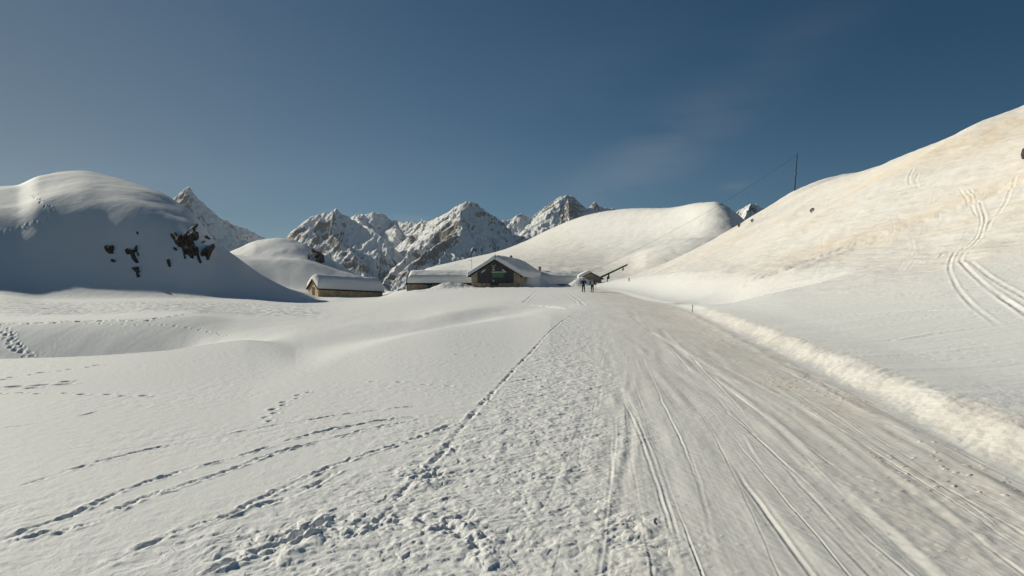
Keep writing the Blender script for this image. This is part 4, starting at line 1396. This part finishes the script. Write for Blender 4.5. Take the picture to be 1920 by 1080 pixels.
q = hitf(1179.5, 527.5, 60, 160)
st = empty('marker_post', q)
tag(st, 'short dark marker post in the snow at the foot of the hillside', 'post')
MB().tube((0, 0, -.3), (0, 0, .55), .07, .07, 8).build('stake', M_TIMBER, st)
MB().tube((0, 0, .42), (0, 0, .58), .085, .085, 8).build('band', M_BROWN, st)
q = hitf(1298, 586, 20, 80)
st = empty('marker_post', q)
tag(st, 'thin pale stake just behind the crest of the ploughed snow bank', 'post')
MB().tube((0, 0, -.3), (.02, 0, .42), .022, .018, 8).build('stake', M_GREY, st)
MB().tube((.015, 0, .30), (.018, 0, .36), .025, .025, 8).build('band', M_BROWN, st)


# ------------------------------------------------------------------ people
M_SKIN = mat('skin', (.55, .36, .27), .6, .3)
M_NAVY = mat('navy_cloth', (.018, .020, .045), .85, .2, noise=(9, .3))
M_NAVY2 = mat('dark_blue_cloth', (.022, .026, .055), .85, .2, noise=(9, .3))
M_BLACKC = mat('black_cloth', (.016, .015, .018), .85, .2, noise=(9, .3))
M_GREYC = mat('grey_cloth', (.16, .15, .14), .85, .2, noise=(9, .3))
M_ORANGE = mat('orange_shell', (.55, .13, .05), .45, .4)
M_BLKPL = mat('black_shell', (.02, .02, .022), .4, .4)
M_HAIR = mat('brown_hair', (.05, .032, .022), .8, .2, noise=(20, .3))
M_PACK = mat('beige_pack_cloth', (.34, .31, .27), .85, .2, noise=(9, .3))


def skin(name, nodes, edges, m, parent, root=0, sub=2):
    """nodes: [(co, radius)], grown with a Skin modifier and baked to a mesh."""
    me = bpy.data.meshes.new(name)
    me.from_pydata([n[0] for n in nodes], edges, [])
    o = bpy.data.objects.new(name, me)
    COL.objects.link(o)
    md = o.modifiers.new('s', 'SKIN')
    md.use_smooth_shade = True
    for i, n in enumerate(nodes):
        r = n[1] if isinstance(n[1], tuple) else (n[1], n[1])
        me.skin_vertices[0].data[i].radius = r
        me.skin_vertices[0].data[i].use_root = (i == root)
    o.modifiers.new('d', 'SUBSURF').levels = sub
    bpy.context.view_layer.update()
    dg = bpy.context.evaluated_depsgraph_get()
    nm = bpy.data.meshes.new_from_object(o.evaluated_get(dg))
    nm.name = name
    bpy.data.objects.remove(o)
    for p_ in nm.polygons:
        p_.use_smooth = True
    nm.materials.clear()
    return link(name, nm, m, parent)


def person(loc, rz, label, arms, cols, hat):
    """A person seen from behind, facing local +Y. arms: elbow and wrist per side (-1 left, 1 right)."""
    o = empty('person', loc, rz)
    tag(o, label, 'person', 'people walking up the snow road')
    hips, knee, ank = .92, .50, .09
    J = {}
    body = []
    E = []

    def add(n, co, r, frm=None):
        J[n] = len(body)
        body.append((co, r))
        if frm:
            E.append((J[frm], J[n]))
    add('pelvis', (0, 0, .96), (.15, .11))
    add('waist', (0, .01, 1.10), (.135, .10), 'pelvis')
    add('chest', (0, .0, 1.30), (.16, .115), 'waist')
    add('neckb', (0, .01, 1.46), .062, 'chest')
    add('neck', (0, .02, 1.53), .055, 'neckb')
    add('jaw', (0, .045, 1.59), (.066, .075), 'neck')
    add('skull', (0, .035, 1.68), (.077, .092), 'jaw')
    add('crown', (0, .02, 1.755), (.05, .06), 'skull')
    add('nose', (0, .135, 1.645), .014, 'skull')
    for sg in (-1, 1):
        s = 'lr'[sg > 0]
        el, wr = arms[sg]
        add('ear' + s, (sg * .088, .02, 1.66), .014, 'skull')
        add('sh' + s, (sg * .185, 0, 1.42), .066, 'chest')
        add('el' + s, el, .045, 'sh' + s)
        add('wr' + s, wr, .030, 'el' + s)
        v = (Vector(wr) - Vector(el)).normalized()
        pm = Vector(wr) + v * .07
        add('pm' + s, tuple(pm), (.040, .020), 'wr' + s)
        for k, ln in enumerate((.055, .070, .072, .066, .05)):
            if k == 0:
                q = Vector(wr) + v * .04 + Vector((-sg * .01, .05, -.01))
                add('th' + s, tuple(q), .011, 'wr' + s)
                add('tt' + s, tuple(q + v * .04 + Vector((0, .012, 0))), .009, 'th' + s)
            else:
                off = (k - 2.5) * .019
                q = pm + v * (ln * .5) + Vector((0, off, 0))
                add('f%d' % k + s, tuple(q), .009, 'pm' + s)
                add('g%d' % k + s, tuple(q + v * ln * .5 + Vector((-sg * .025, .0, -.004))), .008, 'f%d' % k + s)
        st_ = .05 if sg > 0 else -.04
        add('hp' + s, (sg * .095, 0, hips - .04), .095, 'pelvis')
        add('kn' + s, (sg * .115, st_ * .8 + .02, knee), .062, 'hp' + s)
        add('an' + s, (sg * .125, st_, ank + .02), .042, 'kn' + s)
        add('to' + s, (sg * .14, st_ + .15, .045), .035, 'an' + s)
    skin('body', body, E, M_SKIN, o)
    g = lambda *names: [(body[J[n]][0], body[J[n]][1]) for n in names]

    def up(nodes, k, add_=.02):
        out = []
        for co, r in nodes:
            r = r if isinstance(r, tuple) else (r, r)
            out.append((co, (r[0] * k + add_, r[1] * k + add_)))
        return out
    jk = up(g('pelvis', 'waist', 'chest', 'neckb', 'shl', 'ell', 'wrl', 'shr', 'elr', 'wrr'), 1.08, .022)
    skin('jacket', jk, [(0, 1), (1, 2), (2, 3), (2, 4), (4, 5), (5, 6), (2, 7), (7, 8), (8, 9)], cols['jacket'], o)
    tr_ = up(g('pelvis', 'hpl', 'knl', 'anl', 'hpr', 'knr', 'anr'), 1.05, .018)
    skin('trousers', tr_, [(0, 1), (1, 2), (2, 3), (0, 4), (4, 5), (5, 6)], cols['trousers'], o)
    for s in 'lr':
        a_, t_ = body[J['an' + s]][0], body[J['to' + s]][0]
        skin('boot', [((a_[0], a_[1] - .02, .30), .062), ((a_[0], a_[1] - .02, .12), .064), ((a_[0], a_[1] - .03, .055), .055), (t_, .050)], [(0, 1), (1, 2), (2, 3)], cols['boot'], o)
    for s in 'lr':
        v = body[J['pm' + s]]
        skin('glove', [(body[J['wr' + s]][0], .040), (v[0], (.050, .032)), (body[J['g2' + s]][0], .030)], [(0, 1), (1, 2)], cols['glove'], o)
    if hat == 'beanie':
        hm = skin('beanie', [((0, .0, 1.63), (.095, .10)), ((0, .015, 1.70), (.104, .118)), ((0, .015, 1.77), (.085, .095)), ((0, .01, 1.82), .035)], [(0, 1), (1, 2), (2, 3)], cols['hat'], o)
    else:
        hm = skin('hair', [((0, .01, 1.62), (.070, .06)), ((0, .015, 1.70), (.086, .095)), ((0, .01, 1.77), (.06, .065))], [(0, 1), (1, 2)], M_HAIR, o)
    for sg in (-1, 1):
        MB().tube((sg * .03, .117, 1.67), (sg * .03, .126, 1.67), .012, .010, 8).build('eye', M_BLKPL, o)
    MB().box((0, .118, 1.60), (.045, .012, .010)).build('mouth', M_BROWN, o)
    return o, body, J


pp_ = {}
for key, px, py, sc_ in (('a', 1094, 546.5, 1.0), ('b', 1110.5, 547.3, 1.0)):
    Yp = 91.0 if key == 'a' else 89.5
    X_ = (px - 960) / F * Yp
    pp_[key] = Vector((X_, Yp, ground(X_, Yp) + .03))
pa_, ba, Ja = person(pp_['a'], math.radians(-6), 'person in dark navy clothes with elbows out, left of the two walkers',
                     {-1: ((-.40, .02, 1.16), (-.17, .20, 1.12)), 1: ((.40, .0, 1.17), (.20, .20, 1.10))},
                     dict(jacket=M_NAVY, trousers=M_NAVY2, boot=M_BLKPL, glove=M_BLACKC, hat=M_NAVY), 'beanie')
pb_, bb, Jb = person(pp_['b'], math.radians(5), 'person with pale backpack and orange boots, right of the two walkers',
                     {-1: ((-.30, .02, 1.14), (-.36, .14, .93)), 1: ((.32, .03, 1.15), (.42, .16, .96))},
                     dict(jacket=M_BLACKC, trousers=M_BLACKC, boot=M_ORANGE, glove=M_BLACKC, hat=M_BLACKC), 'beanie')


def backpack(pl, rz, m, label, w=.27, h=.44):
    o = empty('backpack', pl, rz)
    tag(o, label, 'backpack')
    b_ = bmesh.new()
    bmesh.ops.create_cube(b_, size=1)
    bmesh.ops.subdivide_edges(b_, edges=b_.edges[:], cuts=3, use_grid_fill=True)
    for v in b_.verts:
        t = v.co.copy()
        k = 1 - .25 * abs(t.z * 2) ** 3
        v.co = Vector((t.x * w * k, t.y * .20 * k - .02 * (t.y < 0) * (1 - abs(t.x) * 2), t.z * h))
    bmesh.ops.smooth_vert(b_, verts=b_.verts[:], factor=.5, use_axis_x=True, use_axis_y=True, use_axis_z=True)
    me = bpy.data.meshes.new('pack_bag')
    b_.to_mesh(me)
    b_.free()
    for p_ in me.polygons:
        p_.use_smooth = True
    link('pack_bag', me, m, o)
    MB().box((0, -.02, h / 2), (w * .85, .20, .07)).build('pack_lid', m, o, bevel=.02)
    for sg in (-1, 1):
        mb = MB()
        pts = [(sg * .11, .10, -.18), (sg * .13, .30, -.05), (sg * .12, .31, .12), (sg * .10, .16, .25), (sg * .09, .08, .22)]
        for a_, b2 in zip(pts[:-1], pts[1:]):
            mb.tube(a_, b2, .018, .018, 6)
        mb.build('shoulder_strap', M_BLACKC, o)
    return o


def wpos(root, co):
    return Matrix.Translation(root.location) @ Matrix.Rotation(root.rotation_euler.z, 4, 'Z') @ Vector(co)


backpack(wpos(pb_, (0, -.225, 1.20)), pb_.rotation_euler.z, M_PACK, 'pale beige backpack on the back of the person in orange boots')
backpack(wpos(pa_, (0, -.225, 1.20)), pa_.rotation_euler.z, M_BLACKC, 'dark backpack on the back of the person in navy')


def ski_pole(root, co, foot, label, m, group):
    q = wpos(root, co)
    o = empty('ski_pole', q, root.rotation_euler.z)
    tag(o, label, 'ski pole', group)
    f = Vector(foot) - Vector(co)
    MB().tube((0, 0, 0), f, .010, .008, 6).build('shaft', m, o)
    MB().tube(-f.normalized() * .10, f.normalized() * .05, .018, .016, 8).build('grip', M_BLKPL, o)
    MB().tube(f - f.normalized() * .07, f - f.normalized() * .06, .05, .05, 10).build('basket', M_BLKPL, o)


GP = 'ski poles of the two people'
for root, bd, J, who, m in ((pa_, ba, Ja, 'the person in navy', M_METAL), (pb_, bb, Jb, 'the person in orange boots', M_BROWN)):
    for sg, s, wd in ((-1, 'l', 'left'), (1, 'r', 'right')):
        c = bd[J['pm' + s]][0]
        ski_pole(root, c, (c[0] + sg * .10, c[1] - .05, .0), 'slim ski pole held in the %s hand of %s' % (wd, who), m, GP)
GK = 'skis under the two people'
for root, bd, J, who, m in ((pa_, ba, Ja, 'person in navy', M_BLKPL), (pb_, bb, Jb, 'person in orange boots', M_ORANGE)):
    for sg, s, wd in ((-1, 'l', 'left'), (1, 'r', 'right')):
        c = bd[J['an' + s]][0]
        o = empty('ski', wpos(root, (c[0] + sg * .01, c[1], .005)), root.rotation_euler.z)
        tag(o, 'narrow ski under the %s boot of the %s' % (wd, who), 'ski', GK)
        v = [(-.045, -.80, 0), (.045, -.80, 0), (.038, 0, 0), (.048, .70, 0), (.03, .84, .08), (0, .90, .13), (-.03, .84, .08), (-.048, .70, 0), (-.038, 0, 0)]
        n = len(v)
        MB().poly(v + [(x, y, z + .018) for x, y, z in v], [tuple(range(n - 1, -1, -1)), tuple(range(n, 2 * n))] + [(i, (i + 1) % n, (i + 1) % n + n, i + n) for i in range(n)]).build('board', m, o)
        MB().box((0, 0, .026), (.055, .40, .02)).box((0, .16, .04), (.06, .07, .03)).box((0, -.16, .045), (.06, .09, .04)).build('binding', M_BLKPL, o)

# ------------------------------------------------------------------ haze, sky, sun, camera
SUN_AZ, SUN_EL = math.radians(-57), math.radians(24)
if HAZE > 0:
    me = bpy.data.meshes.new('haze')
    x0, x1, y0, y1, z0, z1 = -6500, 6500, -120, 4300, -420, 700
    me.from_pydata([(x, y, z) for z in (z0, z1) for y in (y0, y1) for x in (x0, x1)], [], [(0, 2, 3, 1), (4, 5, 7, 6), (0, 1, 5, 4), (2, 6, 7, 3), (0, 4, 6, 2), (1, 3, 7, 5)])
    hm = bpy.data.materials.new('haze_air')
    hm.use_nodes = True
    nt = hm.node_tree
    nt.nodes.clear()
    out = nt.nodes.new('ShaderNodeOutputMaterial')
    pv = nt.nodes.new('ShaderNodeVolumePrincipled')
    pv.inputs['Color'].default_value = (.80, .88, 1.0, 1)
    pv.inputs['Density'].default_value = HAZE
    pv.inputs['Anisotropy'].default_value = .35
    nt.links.new(pv.outputs[0], out.inputs['Volume'])
    tag(link('haze', me, hm), kind='stuff')

w = bpy.data.worlds.new('World')
scene.world = w
w.use_nodes = True
nt = w.node_tree
nt.nodes.clear()
out = nn(nt, 'ShaderNodeOutputWorld', 800, 0)
bg = nn(nt, 'ShaderNodeBackground', 600, 0)
sky = nn(nt, 'ShaderNodeTexSky', -600, 0, sky_type='NISHITA')
sky.sun_disc = False
sky.sun_elevation = SUN_EL
sky.sun_rotation = SUN_AZ
sky.altitude = 2300
sky.air_density = SKY_AIR
sky.dust_density = SKY_DUST
sky.ozone_density = 1.0
bg.inputs['Strength'].default_value = SKY_STR
hs_ = nn(nt, 'ShaderNodeHueSaturation', -300, 0)
hs_.inputs['Saturation'].default_value = SKY_SAT
hs_.inputs['Value'].default_value = 1.0
hs_.inputs['Hue'].default_value = SKY_HUE
nt.links.new(sky.outputs[0], hs_.inputs['Color'])
# a faint wisp of cirrus and two scraps of cloud, placed by sky direction
tc = nn(nt, 'ShaderNodeTexCoord', -1800, -400)
cn = nn(nt, 'ShaderNodeTexNoise', -1500, -700)
cn.inputs['Scale'].default_value = 9
cn.inputs['Detail'].default_value = 6
mpn = nn(nt, 'ShaderNodeMapping', -1650, -700)
mpn.inputs['Rotation'].default_value = (0, math.radians(22), 0)
mpn.inputs['Scale'].default_value = (.5, .5, 2.2)
nt.links.new(tc.outputs['Generated'], mpn.inputs['Vector'])
nt.links.new(mpn.outputs[0], cn.inputs['Vector'])
cr_ = nn(nt, 'ShaderNodeMapRange', -1300, -700)
VEIL = .55
cr_.inputs[1].default_value = .32
cr_.inputs[2].default_value = .70
nt.links.new(cn.outputs[0], cr_.inputs[0])


def wisp(px, py, hl, hw, deg, amt, streaky=True):
    d_ = Vector(((px - 960) / F, 1, (540 - py) / F)).normalized()
    ca_, sa_ = math.cos(math.radians(deg)), math.sin(math.radians(deg))
    tot = None
    for ax_, c0, wd in (((ca_, 0, sa_), d_.x * ca_ + d_.z * sa_, hl / F), ((-sa_, 0, ca_), -d_.x * sa_ + d_.z * ca_, hw / F)):
        dp_ = nn(nt, 'ShaderNodeVectorMath', -1300, 0, operation='DOT_PRODUCT')
        dp_.inputs[1].default_value = ax_
        nt.links.new(tc.outputs['Generated'], dp_.inputs[0])
        m1 = nn(nt, 'ShaderNodeMath', -1100, 0, operation='MULTIPLY_ADD')
        m1.inputs[1].default_value = 1 / wd
        m1.inputs[2].default_value = -c0 / wd
        nt.links.new(dp_.outputs['Value'], m1.inputs[0])
        m2 = nn(nt, 'ShaderNodeMath', -950, 0, operation='POWER')
        m2.inputs[1].default_value = 2
        nt.links.new(m1.outputs[0], m2.inputs[0])
        if tot is None:
            tot = m2
        else:
            ad = nn(nt, 'ShaderNodeMath', -800, 0, operation='ADD')
            nt.links.new(tot.outputs[0], ad.inputs[0])
            nt.links.new(m2.outputs[0], ad.inputs[1])
            tot = ad
    ng = nn(nt, 'ShaderNodeMath', -650, 0, operation='MULTIPLY')
    ng.inputs[1].default_value = -1
    nt.links.new(tot.outputs[0], ng.inputs[0])
    ex = nn(nt, 'ShaderNodeMath', -500, 0, operation='EXPONENT')
    nt.links.new(ng.outputs[0], ex.inputs[0])
    mm = nn(nt, 'ShaderNodeMath', -350, 0, operation='MULTIPLY')
    nt.links.new(ex.outputs[0], mm.inputs[0])
    mm.inputs[1].default_value = 1
    if streaky:
        nt.links.new(cr_.outputs[0], mm.inputs[1])
    ma_ = nn(nt, 'ShaderNodeMath', -200, 0, operation='MULTIPLY')
    ma_.inputs[1].default_value = amt
    nt.links.new(mm.outputs[0], ma_.inputs[0])
    return ma_


ws = [wisp(1260, 265, 215, 52, 34, .080), wisp(1180, 330, 160, 30, 14, .014), wisp(1376, 349, 26, 7, 4, .06), wisp(768, 410, 40, 6, -3, .05), wisp(1100, 120, 420, 90, 30, .010)]
sm2 = ws[0]
for w2 in ws[1:]:
    ad = nn(nt, 'ShaderNodeMath', 0, -300, operation='ADD')
    nt.links.new(sm2.outputs[0], ad.inputs[0])
    nt.links.new(w2.outputs[0], ad.inputs[1])
    sm2 = ad
cx = nn(nt, 'ShaderNodeMix', 300, 0, data_type='RGBA')
cx.inputs[7].default_value = (22, 20, 18, 1)
nt.links.new(sm2.outputs[0], cx.inputs[0])
tn = nn(nt, 'ShaderNodeMix', 0, 0, data_type='RGBA', blend_type='MULTIPLY')
tn.inputs[0].default_value = 1
tn.inputs[7].default_value = (1.0, .975, .89, 1)
nt.links.new(hs_.outputs[0], tn.inputs[6])
nt.links.new(tn.outputs[2], cx.inputs[6])
# thin dust veil over the sunward, left-hand sky
vl = wisp(-250, 250, 680, 420, 0, VEIL, False)
vm = nn(nt, 'ShaderNodeMix', 450, 0, data_type='RGBA')
vm.inputs[7].default_value = (2.3, 2.9, 3.4, 1)
nt.links.new(vl.outputs[0], vm.inputs[0])
nt.links.new(cx.outputs[2], vm.inputs[6])
nt.links.new(vm.outputs[2], bg.inputs['Color'])
nt.links.new(bg.outputs[0], out.inputs['Surface'])

sd_ = bpy.data.lights.new('sun', 'SUN')
sd_.energy = SUN_STR
sd_.angle = math.radians(.53)
sd_.color = (1.0, .952, .80)
so = bpy.data.objects.new('sun', sd_)
COL.objects.link(so)
sdir = Vector((math.sin(SUN_AZ) * math.cos(SUN_EL), math.cos(SUN_AZ) * math.cos(SUN_EL), math.sin(SUN_EL)))
so.rotation_euler = sdir.to_track_quat('Z', 'Y').to_euler()
so.location = sdir * 300

cam = bpy.data.cameras.new('camera')
cam.sensor_width = 36
cam.lens = 36 * F / 1920
cam.clip_start = .05
cam.clip_end = 20000
cob = bpy.data.objects.new('camera', cam)
COL.objects.link(cob)
cob.location = (0, 0, EYE)
cob.rotation_euler = (math.radians(90), 0, 0)
scene.camera = cob

scene.view_settings.view_transform = 'Standard'
scene.view_settings.look = 'None'
scene.view_settings.exposure = EXPO
scene.view_settings.gamma = 1
scene.render.resolution_x, scene.render.resolution_y = 1024, 576
scene.cycles.use_denoising = True
scene.cycles.max_bounces = 6
scene.cycles.diffuse_bounces = 4
scene.cycles.volume_bounces = 0
